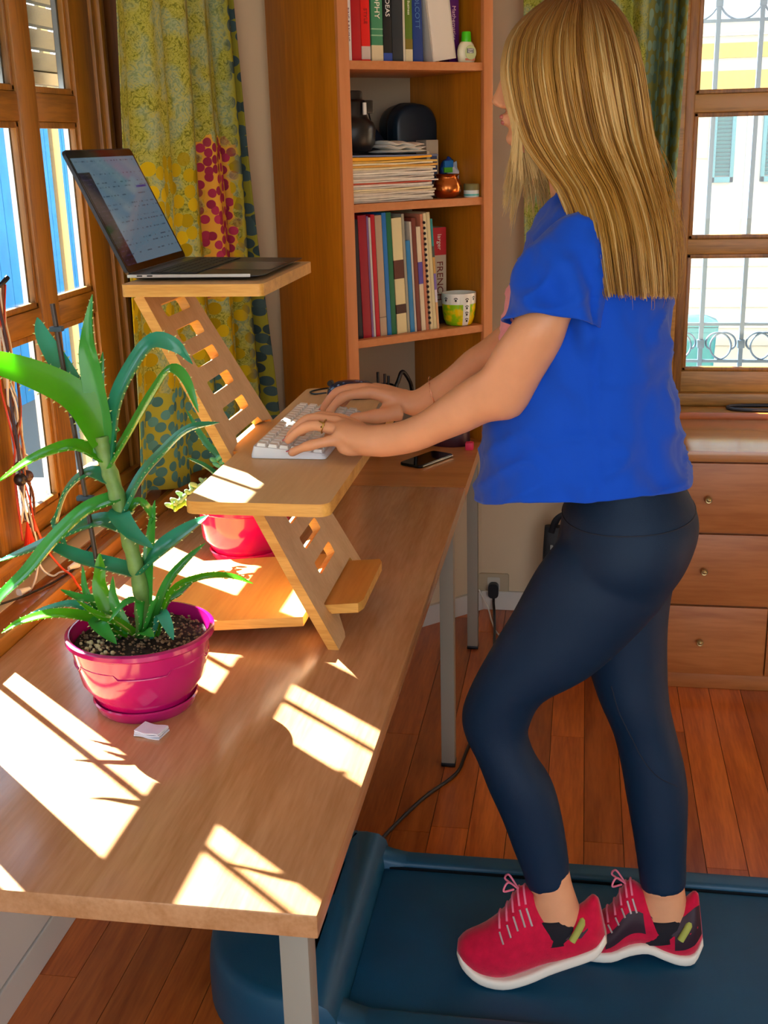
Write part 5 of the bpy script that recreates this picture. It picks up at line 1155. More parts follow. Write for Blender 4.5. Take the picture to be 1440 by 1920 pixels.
SHIRT = [(-.1767, 1.008, .187, 1.0455, 1.96, .178), (-.1664, 1.0701, .1718, 1.0855, 1.96, .174), (-.1554, 1.1271, .1639, 1.1405, 1.965, .172), (-.142, 1.2198, .1496, 1.2215, 1.97, .171), (-.1316, 1.3008, .1404, 1.3092, 1.97, .172), (-.123, 1.3449, .1357, 1.3566, 1.97, .17), (-.1075, 1.384, .1331, 1.3948, 1.97, .17), (-.0948, 1.4225, .1278, 1.4368, 1.97, .165), (-.0823, 1.4605, .1111, 1.4784, 1.97, .150), (-.0656, 1.4854, .0892, 1.5075, 1.97, .118), (-.0489, 1.5042, .0678, 1.5242, 1.97, .082), (-.0365, 1.518, .0508, 1.5368, 1.97, .062)]
LARM = [(-.018, 1.44, .022, 1.45, 1.88, .032), (-.050, 1.42, .018, 1.425, 1.845, .042), (-.0850, 1.3668, .0, 1.3782, 1.815, .045), (-.1097, 1.325, -.0191, 1.3306, 1.80, .044), (-.1318, 1.2931, -.0312, 1.2933, 1.805, .044), (-.1515, 1.258, -.0606, 1.24, 1.815, .042), (-.1717, 1.2424, -.0935, 1.1816, 1.825, .041), (-.193, 1.2266, -.1405, 1.1683, 1.835, .039), (-.2194, 1.2063, -.1751, 1.1509, 1.84, .036), (-.2539, 1.1793, -.2152, 1.1327, 1.85, .032), (-.2908, 1.1605, -.2607, 1.1114, 1.86, .028), (-.3255, 1.1526, -.3108, 1.0992, 1.867, .026), (-.346, 1.150, -.3435, 1.098, 1.872, .029), (-.364, 1.150, -.361, 1.098, 1.880, .033), (-.386, 1.153, -.384, 1.106, 1.891, .037), (-.404, 1.150, -.403, 1.118, 1.902, .037)]
RARM = [(-.018, 1.44, .022, 1.45, 2.06, .032), (-.0650, 1.41, .01, 1.42, 2.10, .042), (-.1064, 1.3228, -.017, 1.3224, 2.14, .044), (-.1448, 1.2779, -.0864, 1.207, 2.145, .041), (-.1791, 1.247, -.1497, 1.1959, 2.15, .038), (-.2139, 1.2225, -.1914, 1.1768, 2.155, .034), (-.2464, 1.1915, -.2248, 1.1433, 2.16, .030), (-.2854, 1.1641, -.2659, 1.1122, 2.165, .026), (-.3117, 1.1476, -.3024, 1.0985, 2.168, .027), (-.337, 1.150, -.330, 1.104, 2.172, .031), (-.366, 1.156, -.362, 1.119, 2.177, .036), (-.392, 1.158, -.390, 1.132, 2.181, .036)]
def ring_pts(r, sc=1.0, n=28, e=1.0, grow=0.0):
    ax, az, bx, bz, y, w_ = r; cx, cz = (ax + bx) / 2, (az + bz) / 2; ex, ez = (bx - ax) / 2, (bz - az) / 2
    L = sqrt(ex * ex + ez * ez); k = sc + grow / L; kw = w_ * sc + grow; o = []
    for j in range(n):
        t = 2 * pi * j / n; c, s = cos(t), sin(t)
        c = (abs(c) ** e) * (1 if c > 0 else -1); s = (abs(s) ** e) * (1 if s > 0 else -1)
        o.append((cx - ex * k * c, y + kw * s, cz - ez * k * c))
    return o
def interp(R, k=3):
    P = [Vector(r) for r in R]; out = []
    def cr(a, b, c, d, t): return tuple(.5 * ((2 * b[i]) + (c[i] - a[i]) * t + (2 * a[i] - 5 * b[i] + 4 * c[i] - d[i]) * t * t + (3 * b[i] - a[i] - 3 * c[i] + d[i]) * t ** 3) for i in range(6))
    Q = [R[0]] + list(R) + [R[-1]]
    for i in range(1, len(Q) - 2):
        for j in range(k): out.append(cr(Q[i - 1], Q[i], Q[i + 1], Q[i + 2], j / k))
    out.append(R[-1]); return out
def loft_limb(mb, R, sc=1.0, e=1.0, grow=0.0): mb.loft([ring_pts(r, sc, 28, e, grow) for r in interp(R)])
def remesh(mb, voxel, smooth=4, fac=.5):
    me = bpy.data.meshes.new('tmp'); me.from_pydata(mb.v, [], mb.f); me.update()
    bm = bmesh.new(); bm.from_mesh(me); bmesh.ops.recalc_face_normals(bm, faces=bm.faces[:]); bm.to_mesh(me); bm.free()
    o = bpy.data.objects.new('tmp', me); COL.objects.link(o)
    r = o.modifiers.new('r', 'REMESH'); r.mode = 'VOXEL'; r.voxel_size = voxel; r.use_smooth_shade = True
    if smooth:
        s = o.modifiers.new('s', 'SMOOTH'); s.iterations = smooth; s.factor = fac
    dg = bpy.context.evaluated_depsgraph_get(); out = bpy.data.meshes.new_from_object(o.evaluated_get(dg))
    bpy.data.objects.remove(o); bpy.data.meshes.remove(me)
    return out
def link_mesh(me, name, m, parent=None, loc=(0, 0, 0)):
    me.name = name; me.materials.clear(); me.materials.append(m); o = bpy.data.objects.new(name, me); COL.objects.link(o)
    off = wloc(parent) if parent is not None else Vector(loc)
    for v in me.vertices: v.co -= off
    if parent is not None: o.parent = parent
    else: o.location = loc
    me.polygons.foreach_set('use_smooth', [True] * len(me.polygons)); return o

def skin_mat():
    m = mat('skin', '#dc9e74', .45, .4, sub=.12, var=.05, vscale=25, bump=.06, bscale=500); return m
M_skin = skin_mat()
b = MB()
loft_limb(b, LARM); loft_limb(b, RARM)
loft_limb(b, LLEG, .93); loft_limb(b, RLEG, .93); loft_limb(b, PEL, .94); loft_limb(b, LANK); loft_limb(b, RANK)
b.loft([ring_pts(r, .86, 28) for r in interp(SHIRT[2:] )])
b.loft([ring_pts(r, .9, 28) for r in interp([(-.02, 1.05, .16, 1.06, 1.96, .13), (-.07, 1.16, .12, 1.16, 1.965, .125), (-.09, 1.25, .12, 1.25, 1.97, .14)])])
# neck and head
loft_limb(b, [(-.055, 1.50, .065, 1.53, 1.97, .062), (-.060, 1.54, .045, 1.555, 1.97, .052), (-.066, 1.575, .04, 1.60, 1.97, .052), (-.075, 1.62, .04, 1.64, 1.97, .054)])
HD_ = [(-.060, 1.567, -.02, 1.575, 1.97, .030), (-.108, 1.578, .0, 1.590, 1.97, .044), (-.119, 1.597, .030, 1.605, 1.97, .054), (-.124, 1.618, .052, 1.622, 1.97, .061), (-.125, 1.645, .062, 1.645, 1.97, .067), (-.126, 1.668, .068, 1.668, 1.97, .071), (-.129, 1.695, .070, 1.695, 1.97, .073), (-.132, 1.72, .067, 1.72, 1.97, .073), (-.126, 1.745, .058, 1.745, 1.97, .069), (-.105, 1.77, .038, 1.77, 1.97, .056), (-.07, 1.787, .01, 1.787, 1.97, .03)]
b.loft([ring_pts(r, 1, 28, .92) for r in interp(HD_)])
b.loft([ring_pts(r, 1, 16) for r in interp([(-.136, 1.690, -.11, 1.695, 1.97, .008), (-.143, 1.672, -.112, 1.675, 1.97, .0105), (-.150, 1.658, -.115, 1.660, 1.97, .0145), (-.149, 1.650, -.115, 1.650, 1.97, .0165), (-.138, 1.644, -.115, 1.644, 1.97, .013)])])   # nose
for sy in (-1, 1): b.sphere((-.132, 1.97 + sy * .011, 1.649), (.009, .008, .007), 10, 8)                                          # nostrils' wings
b.sphere((-.128, 1.97, 1.631), (.009, .021, .0052), 14, 8); b.sphere((-.1265, 1.97, 1.622), (.0085, .019, .0055), 14, 8); b.sphere((-.116, 1.97, 1.598), (.012, .018, .012), 12, 8)   # lips, chin
for sy in (-1, 1):
    b.sphere((-.117, 1.97 + sy * .031, 1.690), (.012, .015, .011), 12, 8)                   # lids
    b.sphere((-.002, 1.97 + sy * .074, 1.672), (.016, .007, .028), 12, 8)                    # ears
# hands ---------------------------------------------------------------
def finger(mb, pts, r0, r1): 
    r0 *= 1.12; r1 *= 1.10; P = spline(pts, 6); k = len(P)
    mb.tube(P, [(r0 + (r1 - r0) * i / (k - 1)) * (1 + .07 * cos(2 * pi * 2 * i / (k - 1))) for i in range(k)], 14)
    mb.sphere(P[-1], r1 * 1.0, 12, 8)
def palm(mb, w_, ks, rw=.024):
    """w_: wrist centre; ks: knuckle centres from index to little finger"""
    for i, k in enumerate(ks):
        k = Vector(k); w0 = Vector(w_).lerp(k, .12) + (k - sum((Vector(q) for q in ks), Vector()) / len(ks)) * .28
        mb.tube(spline([w0, w0.lerp(k, .5) + Vector((0, 0, .002)), k], 5), [.0165, .0155, .0150, .0150, .0148, .0142, .0138, .0132, .0125, .0118, .011], 12)
        mb.sphere(k, .0112, 12, 8)
# left hand: back of the hand seen from the little-finger side
LK = [(-.402, 1.938, 1.142), (-.406, 1.915, 1.144), (-.405, 1.893, 1.137), (-.399, 1.871, 1.126)]
b.sphere((-.374, 1.866, 1.111), (.026, .011, .013), 14, 10)
palm(b, (-.343, 1.876, 1.122), LK)
finger(b, [LK[0], (-.440, 1.946, 1.147), (-.463, 1.949, 1.136), (-.480, 1.950, 1.117)], .0102, .0072)
finger(b, [LK[1], (-.448, 1.921, 1.149), (-.476, 1.926, 1.136), (-.494, 1.928, 1.116)], .0105, .0074)
finger(b, [LK[2], (-.444, 1.897, 1.143), (-.472, 1.901, 1.132), (-.492, 1.904, 1.115)], .0100, .0070)
finger(b, [LK[3], (-.432, 1.862, 1.120), (-.456, 1.862, 1.113), (-.477, 1.865, 1.103)], .0092, .0066)
finger(b, [(-.362, 1.905, 1.118), (-.388, 1.944, 1.113), (-.412, 1.962, 1.110), (-.436, 1.970, 1.105)], .0135, .0084)
# right hand: thumb side towards the camera, fingers arched on the keys
RK = [(-.392, 2.150, 1.147), (-.404, 2.170, 1.150), (-.402, 2.191, 1.146), (-.394, 2.210, 1.138)]
palm(b, (-.316, 2.170, 1.122), RK)
finger(b, [RK[0], (-.435, 2.145, 1.142), (-.455, 2.142, 1.129), (-.470, 2.140, 1.110)], .0102, .0072)
finger(b, [RK[1], (-.448, 2.173, 1.146), (-.472, 2.173, 1.132), (-.488, 2.172, 1.110)], .0105, .0074)
finger(b, [RK[2], (-.444, 2.198, 1.144), (-.468, 2.203, 1.130), (-.484, 2.205, 1.110)], .0100, .0070)
finger(b, [RK[3], (-.428, 2.218, 1.134), (-.448, 2.224, 1.122), (-.462, 2.228, 1.106)], .0092, .0066)
b.sphere((-.352, 2.146, 1.113), (.024, .014, .016), 14, 10)
finger(b, [(-.335, 2.146, 1.112), (-.365, 2.128, 1.108), (-.392, 2.119, 1.107), (-.418, 2.116, 1.105)], .0150, .0090)
body = remesh(b, .0034, 3, .5)
person = link_mesh(body, 'person', M_skin, None, (.05, 1.95, ZB))
tag(person, 'woman with long blond hair walking on the treadmill, typing with both hands on the keyboard', 'person')
# eyes, brows, nails
for sy in (-1, 1):
    m = MB(); m.sphere((-.1215, 1.97 + sy * .031, 1.690), (.0085, .0105, .0065), 14, 10); e_ = m.obj('eye', mat('eye_white', '#e8e4de', .2), person, 90)
    m = MB(); m.sphere((-.1275, 1.97 + sy * .031, 1.690), (.003, .005, .005), 12, 8); m.obj('iris', mat('iris_blue', '#3a5a78', .2), e_, 90)
    m = MB(); m.tube(spline([(-.130, 1.97 + sy * .014, 1.707), (-.130, 1.97 + sy * .032, 1.712), (-.120, 1.97 + sy * .05, 1.707)]), .0024, 6); m.obj('eyebrow', mat('brow', '#7a5a34', .8), person, 90)
m = MB(); m.sphere((-.1325, 1.97, 1.6305), (.0055, .0185, .0042), 14, 8); m.sphere((-.1305, 1.97, 1.6222), (.0055, .0165, .0045), 14, 8); m.obj('lips', mat('lip_rose', '#c8746c', .4), person, 90)
M_nail = mat('nail_rose', '#c25c68', .25)
for p, d in (((-.480, 1.950, 1.117), (-.6, 0, -.6)), ((-.494, 1.928, 1.116), (-.6, 0, -.6)), ((-.492, 1.904, 1.115), (-.65, 0, -.6)), ((-.477, 1.865, 1.103), (-.8, -.05, -.35)), ((-.470, 2.140, 1.110), (-.6, 0, -.6)), ((-.488, 2.172, 1.110), (-.6, 0, -.65)), ((-.484, 2.205, 1.110), (-.6, 0, -.65)), ((-.462, 2.228, 1.106), (-.6, 0, -.6))):
    d = Vector(d).normalized(); up = Vector((d.z, 0, -d.x)); up = up if up.z > 0 else -up; c = Vector(p) + d * .0035 + up * .0056
    s_ = d.cross(up); m = MB(); m.loft([[c + d * (.0048 * cos(t)) + s_ * (.0038 * sin(t)) + up * (h - .0012 * abs(sin(t))) for t in [2 * pi * k / 12 for k in range(12)]] for h in (0, .0014)]); m.obj('fingernail', M_nail, person, 60)

# leggings
g = MB(); loft_limb(g, LLEG, 1, 1, .0); loft_limb(g, RLEG, 1, 1, .0); loft_limb(g, PEL, 1, .9, .0)
lg = remesh(g, .0048, 26, .5)
lo = link_mesh(lg, 'leggings', mat('leggings_navy', '#01223c', .6, .3, sheen=.0, bump=.25, bscale=900), person)
from mathutils.bvhtree import BVHTree
bv = BVHTree.FromPolygons([v.co + wloc(person) for v in lg.vertices], [tuple(p.vertices) for p in lg.polygons])
def hug(pts, out=.0004): 
    o = []
    for p in pts:
        q, n_, i_, d_ = bv.find_nearest(Vector(p)); o.append(q + n_ * out)
    return o
pts = hug(ring_pts((-.0262, .985, .2005, 1.0, 1.955, .1545), 1, 72, .9))
m = MB(); m.tube(pts + [pts[0]], .0011, 6, cap=False); m.obj('waistband_seam', mat('seam_dark', '#081426', .7), lo, 60)
pts = hug(spline([(.06, 1.93, .66), (.075, 1.92, .60), (.105, 1.92, .54), (.15, 1.93, .49), (.20, 1.95, .46)], 10))
m = MB(); m.tube(pts, .0010, 6); m.obj('leg_seam', MATS['seam_dark'], lo, 60)

# t-shirt: torso and two loose sleeves, hollow at hem and cuffs
t = MB(); t.loft([ring_pts(r, 1, 150, .88) for r in interp(SHIRT, 9)], True, False)
SL = [(-.035, 1.468, .045, 1.462, 1.895, .035, .75), (-.060, 1.456, .052, 1.450, 1.866, .048, .62), (-.088, 1.424, .050, 1.418, 1.842, .057, .5), (-.108, 1.376, .040, 1.366, 1.824, .061, .42), (-.121, 1.334, .028, 1.318, 1.812, .063, .36)]
for sg in (1, -1):
    P7 = []
    for i in range(len(SL) - 1):
        for j in range(12):
            q = j / 12; P7.append([SL[i][c] + (SL[i + 1][c] - SL[i][c]) * q for c in range(7)])
    P7.append(list(SL[-1])); rs = []
    for r in P7:
        ring = []
        for x_, y_, z_ in ring_pts(r[:6], 1, 90):
            dy = y_ - r[4]; z_ += -dy * r[6]; ring.append((x_, 1.97 + sg * (y_ - 1.97), z_))
        rs.append(ring)
    t.loft(rs, True, False)
ts = bpy.data.meshes.new('t_shirt'); ts.from_pydata(t.v, [], t.f); ts.update()
bm = bmesh.new(); bm.from_mesh(ts); bmesh.ops.recalc_face_normals(bm, faces=bm.faces[:]); bm.normal_update()
def wrinkle(p):
    """soft folds: vertical on the body, fanning from the shoulder on the sleeves"""
    d = 0
    low = max(0, min(1, (1.34 - p.z) / .28))
    d += .016 * low * noise.noise(Vector((p.x * 12, p.y * 10, p.z * 1.8)))
    d += .0085 * noise.noise(Vector((p.x * 17 + p.z * 13, p.y * 14, p.z * 7 - p.x * 11))) * (.55 + .45 * min(1, max(0, (1.5 - p.z) / .1)))
    r_ = noise.noise(Vector((p.x * 9 - p.z * 16, p.y * 8, p.z * 6 + p.x * 6))); d += .007 * (1 - abs(r_) * 2.2) ** 3 * (1 if abs(r_) < .45 else 0)
    d += .0022 * noise.noise(Vector((p.x * 45, p.y * 45, p.z * 30)))
    sl = max(0, min(1, (abs(p.y - 1.97) - .115) / .04)) * max(0, min(1, (p.z - 1.27) / .05)) * max(0, min(1, (1.47 - p.z) / .05))
    d *= 1 - .8 * max(0, min(1, (p.x + .01) / .03)) * max(0, min(1, (p.z - 1.34) / .04))
    d += .0075 * (p.x < .02) * sl * sin((p.x + .42 * (p.z - 1.45)) * 95 + 2.5 * noise.noise(p * 9))
    # side seam running down from the armpit
    if p.z < 1.30: d -= .006 * math.exp(-((p.x - .020 - .05 * (1.3 - p.z)) / .006) ** 2) * (1 if abs(p.y - 1.97) > .1 else 0)
    return d
for v in bm.verts:
    v.co += v.normal * wrinkle(v.co)
    if v.co.z < 1.16: v.co.z += .026 * ((1.16 - v.co.z) / .13) * min(1, abs(v.co.y - 1.96) / .165) ** 2
bm.to_mesh(ts); bm.free()
mt = bpy.data.materials.new('tshirt_blue'); mt.use_nodes = True; nn = mt.node_tree.nodes; ll = mt.node_tree.links; bb = nn['Principled BSDF']
bb.inputs['Roughness'].default_value = .75; bb.inputs['Sheen Weight'].default_value = .12; bb.inputs['Specular IOR Level'].default_value = .2
tcn = nn.new('ShaderNodeTexCoord'); sp_ = nn.new('ShaderNodeSeparateXYZ'); ll.new(tcn.outputs['Object'], sp_.inputs[0])
def mr_(src, a, c_, lo=0, hi=1):
    x = nn.new('ShaderNodeMapRange'); x.inputs[1].default_value = a; x.inputs[2].default_value = c_; x.inputs[3].default_value = lo; x.inputs[4].default_value = hi; ll.new(src, x.inputs[0]); return x.outputs[0]
def mm2(op, a, c_):
    x = nn.new('ShaderNodeMath'); x.operation = op
    for i, s_ in enumerate((a, c_)):
        if isinstance(s_, (int, float)): x.inputs[i].default_value = s_
        else: ll.new(s_, x.inputs[i])
    return x.outputs[0]
nz = nn.new('ShaderNodeTexNoise'); nz.inputs['Scale'].default_value = 40; ll.new(tcn.outputs['Object'], nz.inputs['Vector'])
wob = mm2('MULTIPLY', mm2('SUBTRACT', nz.outputs[0], .5), .05)
yy = mm2('ABSOLUTE', mm2('ADD', mm2('ADD', sp_.outputs[1], -.02), wob), 0)
zz_ = mm2('ADD', sp_.outputs[2], wob)
msk = mm2('MULTIPLY', mm2('LESS_THAN', yy, .118), mm2('MULTIPLY', mm2('GREATER_THAN', zz_, 1.20 - ZB), mm2('LESS_THAN', zz_, 1.375 - ZB)))
msk = mm2('MULTIPLY', msk, mm2('LESS_THAN', sp_.outputs[0], -.11))
mx_ = nn.new('ShaderNodeMix'); mx_.data_type = 'RGBA'; ll.new(msk, mx_.inputs[0]); mx_.inputs[6].default_value = lin('#004cc8'); mx_.inputs[7].default_value = lin('#f29aa0'); ll.new(mx_.outputs[2], bb.inputs['Base Color'])
nb_ = nn.new('ShaderNodeTexNoise'); nb_.inputs['Scale'].default_value = 30; nb_.inputs['Detail'].default_value = 6; ll.new(tcn.outputs['Object'], nb_.inputs['Vector']); bp_ = nn.new('ShaderNodeBump'); bp_.inputs['Strength'].default_value = .3; bp_.inputs['Distance'].default_value = .004; ll.new(nb_.outputs[0], bp_.inputs['Height']); ll.new(bp_.outputs[0], bb.inputs['Normal'])
to = link_mesh(ts, 't_shirt', mt, person)
s_ = to.modifiers.new('cloth', 'SOLIDIFY'); s_.thickness = .0025; s_.offset = -1
for nm, pts in (('neck_band', [Vector(p) for p in ring_pts((-.046, 1.509, .063, 1.527, 1.97, .077), 1, 48)]),):
    m = MB(); m.tube(pts + [pts[0]], .0065, 8, cap=False, flat=1.4); m.obj(nm, mt, to, 90)

# shoes ----------------------------------------------------------------
SHL = [(-.2059, .1203, -.2047, .1442, 1.884, .014), (-.1938, .1022, -.1894, .1611, 1.884, .032), (-.1613, .0801, -.1532, .1832, 1.884, .043), (-.1158, .0745, -.1165, .222, 1.884, .046), (-.0706, .0873, -.0903, .268, 1.886, .043), (-.031, .106, -.0611, .262, 1.888, .038), (.0033, .1227, -.018, .2246, 1.888, .036), (.0324, .1376, .0203, .2364, 1.888, .036), (.0565, .1507, .0437, .262, 1.888, .032), (.0733, .1724, .0553, .2574, 1.888, .018)]
SHR = [(-.004, .078, -.0025, .0991, 1.982, .014), (.0086, .0765, .0154, .1191, 1.982, .032), (.0445, .0765, .0475, .1408, 1.982, .043), (.085, .079, .0847, .1757, 1.982, .045), (.1198, .0929, .1099, .2282, 1.984, .042), (.155, .0965, .1339, .226, 1.985, .037), (.1857, .0845, .1774, .1789, 1.985, .036), (.2162, .0755, .2108, .1901, 1.985, .036), (.2428, .0798, .2356, .2184, 1.985, .032), (.259, .1107, .2455, .2146, 1.985, .018)]
M_red = mat('shoe_crimson', '#c80838', .75, .2, sheen=.4, bump=.4, bscale=700, var=.12, vscale=60); M_sole = mat('shoe_sole', '#e6dccb', .6)
def shoe(R, label, dark):
    R = interp(R, 3)
    up = MB(); so_ = MB(); rs = []; rb = []
    for bx_, bz_, tx_, tz_, y, w_ in R:
        d = Vector((tx_ - bx_, 0, tz_ - bz_)); L = d.length; d.normalize(); a = Vector((bx_, y, bz_)); ring = []
        for k in range(24):
            q = 2 * pi * k / 24; s = sin(q); c = -cos(q)           # c: -1 bottom .. 1 top
            wid = w_ * (abs(s) ** (.75 if c > 0 else .3)) * (1 if s > 0 else -1) * (1.0 - .32 * max(0, c)); h = L * (.10 + .90 * (c + 1) / 2)
            ring.append(a + d * h + Vector((0, wid, 0)))
        rs.append(ring)
        h = min(.021, L * .45); pr = rrect(-w_ * 1.07, 0, w_ * 1.07, h, min(.007, h * .4, w_ * .5), 3)
        rb.append([a + d * v + Vector((0, u, 0)) for u, v in pr])
    up.loft(rs); o = up.obj('shoe', M_red, person, 90); o['label'] = label
    so_.loft(rb); so_.obj('sole', M_sole, o, 50)
    # laces on the instep, dark heel panel, small swoosh-like dash
    def surf(t, q, out=.0012):
        i = t * (len(R) - 1); k = min(int(i), len(R) - 2); fr_ = i - k; r = [R[k][j] + (R[k + 1][j] - R[k][j]) * fr_ for j in range(6)]
        d = Vector((r[2] - r[0], 0, r[3] - r[1])); L = d.length; d.normalize(); s = sin(q); c = -cos(q)
        wid = (r[5] + out) * (abs(s) ** (.75 if c > 0 else .3)) * (1 if s > 0 else -1) * (1.0 - .32 * max(0, c)); h = L * (.10 + .90 * (c + 1) / 2) + out * c
        return Vector((r[0], r[4], r[1])) + d * h + Vector((0, wid, 0))
    for k in range(5):
        tt = .30 + .045 * k
        m = MB(); m.tube([surf(tt + .01 * abs(j), pi + .75 * j, .0022) for j in (-1, -.5, 0, .5, 1)], .0022, 6); m.obj('lace', mat('lace_pink', '#e87890', .7), o, 60)
        for sg in (-1, 1):
            m = MB(); m.tube([surf(tt + .01, pi + sg * .85, .001), surf(tt + .035, pi + sg * 1.30, .001)], .0020, 6); m.obj('eyelet', mat('eyelet_grey', '#b8a8a4', .5), o, 60)
    m = MB(); p0 = surf(.44, pi, 0); 
    for sg in (-1, 1): m.tube(spline([p0 + Vector((0, 0, .0)), p0 + Vector((-.018, sg * .012, .020)), p0 + Vector((-.026, sg * .020, .006)), p0 + Vector((-.008, sg * .006, .002))], 6), .0020, 6)
    m.obj('lace_bow', MATS['lace_pink'], o, 60)
    for sg in (-1, 1):   # a dash of darker trim on each side, and dark heel counter
        pts = [(t_, q_) for t_, q_ in ((.60, 2.05), (.68, 1.72), (.78, 1.62), (.90, 1.85), (.80, 1.80), (.70, 1.92))]
        m = MB(); m.add([surf(t_, sg * q_ if sg > 0 else 2 * pi - q_, .0010) for t_, q_ in pts], [tuple(range(len(pts)))]); m.obj('side_mark', mat('shoe_dark', '#2a0c1c', .6), o)
        if dark:
            for t0, t1, q0, q1 in ((.74, .99, 1.0, 2.3), (.30, .56, 1.15, 1.9)):
                m = MB(); nt, nq = 10, 6; vs = [surf(t0 + (t1 - t0) * i / nt, (q0 + (q1 - q0) * j / nq) if sg > 0 else 2 * pi - (q0 + (q1 - q0) * j / nq), .0007) for i in range(nt + 1) for j in range(nq + 1)]
                m.add(vs, [(i * (nq + 1) + j, i * (nq + 1) + j + 1, (i + 1) * (nq + 1) + j + 1, (i + 1) * (nq + 1) + j) for i in range(nt) for j in range(nq)]); m.obj('dark_panel', MATS['shoe_dark'], o, 90)
    return o
shoe(SHL, 'crimson running shoe with its heel lifted, on the near foot', False)
shoe(SHR, 'crimson running shoe with dark heel panel, on the far foot', True)
for R, nm in ((LANK, 'near'), (RANK, 'far')):
    m = MB(); q = [R[2], R[3], R[4]]; m.loft([ring_pts((r[0], r[1] - dz, r[2], r[3] - dz, r[4], r[5]), 1, 28, 1, gr_) for r, gr_, dz in ((R[2], .0010, .028), (R[3], .0025, .012), (R[3], .003, .02), (R[4], .003, 0))]); so2 = m.obj('sock', mat('sock_black', '#120e18', .9), person, 90)
    r = R[3]; m = MB(); m.tube(spline([(r[2] + .004, r[4] - .014, r[3] + .006), (r[2] - .004, r[4] - .030, r[3] - .006), (r[2] - .018, r[4] - .040, r[3] - .030)], 5), .007, 8); m.obj('collar_lining', mat('lining_lime', '#a4a84c', .8), person, 60)

# ring and bracelet
m = MB(); c = Vector((-.427, 1.8965, 1.1415)); pts = [c + Vector((.004 * sin(a), .0118 * cos(a), .0118 * sin(a))) for a in [2 * pi * k / 28 for k in range(29)]]; m.tube(pts, .0011, 6, cap=False)
m.tube(spline([c + Vector((-.006, -.006, .010)), c + Vector((-.001, -.009, .0085)), c + Vector((.003, -.0105, .005)), c + Vector((-.003, -.011, .001))], 5), .0013, 6); m.obj('finger_ring', mat('gold', '#c8a050', .25, metal=1), person, 60)
m = MB(); pts = [Vector(p) for p in ring_pts((-.281, 1.1735, -.2645, 1.1205, 2.163, .030), 1, 40, 1, .0012)]; m.tube(pts + [pts[0]], .0009, 6, cap=False); m.sphere((-.268, 2.134, 1.132), .0026, 8, 6); m.sphere((-.279, 2.145, 1.166), .002, 8, 6); m.obj('bracelet', mat('bracelet_rose_gold', '#d89a78', .25, metal=1), person, 60)

# hair: many tapered strands following the head, then hanging straight
HZ = [1.815, 1.79, 1.765, 1.74, 1.7, 1.65, 1.6, 1.5645, 1.5235, 1.4825, 1.45, 1.408, 1.353]
HF = [-.045, -.085, -.118, -.137, -.146, -.139, -.123, -.098, -.062, -.042, -.034, -.026, -.014]
HBk = [.000, .035, .056, .070, .083, .093, .1025, .112, .122, .132, .139, .145, .148]
HWd = [.010, .045, .064, .076, .086, .092, .096, .106, .136, .166, .182, .192, .196]
def hv(T, z):
    if z >= HZ[0]: return T[0]
    for i in range(len(HZ) - 1):
        if HZ[i] >= z >= HZ[i + 1]:
            t = (HZ[i] - z) / (HZ[i] - HZ[i + 1]); a = T[max(i - 1, 0)]; b_ = T[i]; c_ = T[i + 1]; d_ = T[min(i + 2, len(T) - 1)]
            return .5 * ((2 * b_) + (c_ - a) * t + (2 * a - 5 * b_ + 4 * c_ - d_) * t * t + (3 * b_ - a - 3 * c_ + d_) * t ** 3)
    return T[-1]
def hair_pt(a, z, inn=0):
    xf, xk, w_ = hv(HF, z), hv(HBk, z), hv(HWd, z); c, s = cos(a), sin(a)
    c = (abs(c) ** .8) * (1 if c > 0 else -1); s = (abs(s) ** .8) * (1 if s > 0 else -1)
    return Vector(((xf + xk) / 2 - (xk - xf) / 2 * c * (1 - inn), 1.97 - w_ * s * (1 - inn), z))
random.seed(3)
hr = MB(); HLOCK = []
def strand(P, r, lockv=.5):
    k = len(P); HLOCK.extend([lockv] * (4 * k)); R_ = [r * (.55 + .45 * min(1, i / 3)) * (1 if i < k - 4 else (.25 + .75 * (k - 1 - i) / 4)) for i in range(k)]
    hr.tube(P, R_, 4, cap=False, flat=.55)
for i in range(3400):
    a = random.uniform(.62, 2 * pi - .62)
    lock = noise.noise(Vector((a * 9, 3.1, 0))); fine_ = random.random()
    inn = .0 + .05 * (1 - fine_) + .09 * max(0, -lock) + .05 * max(0, -noise.noise(Vector((a * 26, 7.7, 0)))) + .10 * (random.random() ** 4)
    z0 = 1.815 - .004 * random.random() - inn * .06; z1 = 1.354 + .020 * max(0, sin(a)) + random.gauss(0, .0035) + .004 * lock
    fr = min(abs(a - .62), abs(2 * pi - .62 - a))
    n_ = 22; P = []
    wv = random.uniform(0, 6); amp = random.uniform(.0, .0018)
    for j in range(n_):
        t = j / (n_ - 1); z = z0 + (z1 - z0) * (t ** 1.25 if t < 1 else 1)
        w2 = .030 * noise.noise(Vector((a * 7, z * 3.2, 5))) * min(1, t * 1.5)
        p = hair_pt(a + w2, z, inn); p += Vector((amp * sin(z * 25 + wv), amp * cos(z * 21 + wv), 0)); P.append(p)
    strand(P, random.uniform(.0009, .0019), max(0, min(1, .5 + .9 * noise.noise(Vector((a * 17, 2.2, 0))) + .5 * noise.noise(Vector((a * 40, 9.2, 0))) + random.gauss(0, .12))))  # tone per lock: shadow between the locks is painted into the hair colour
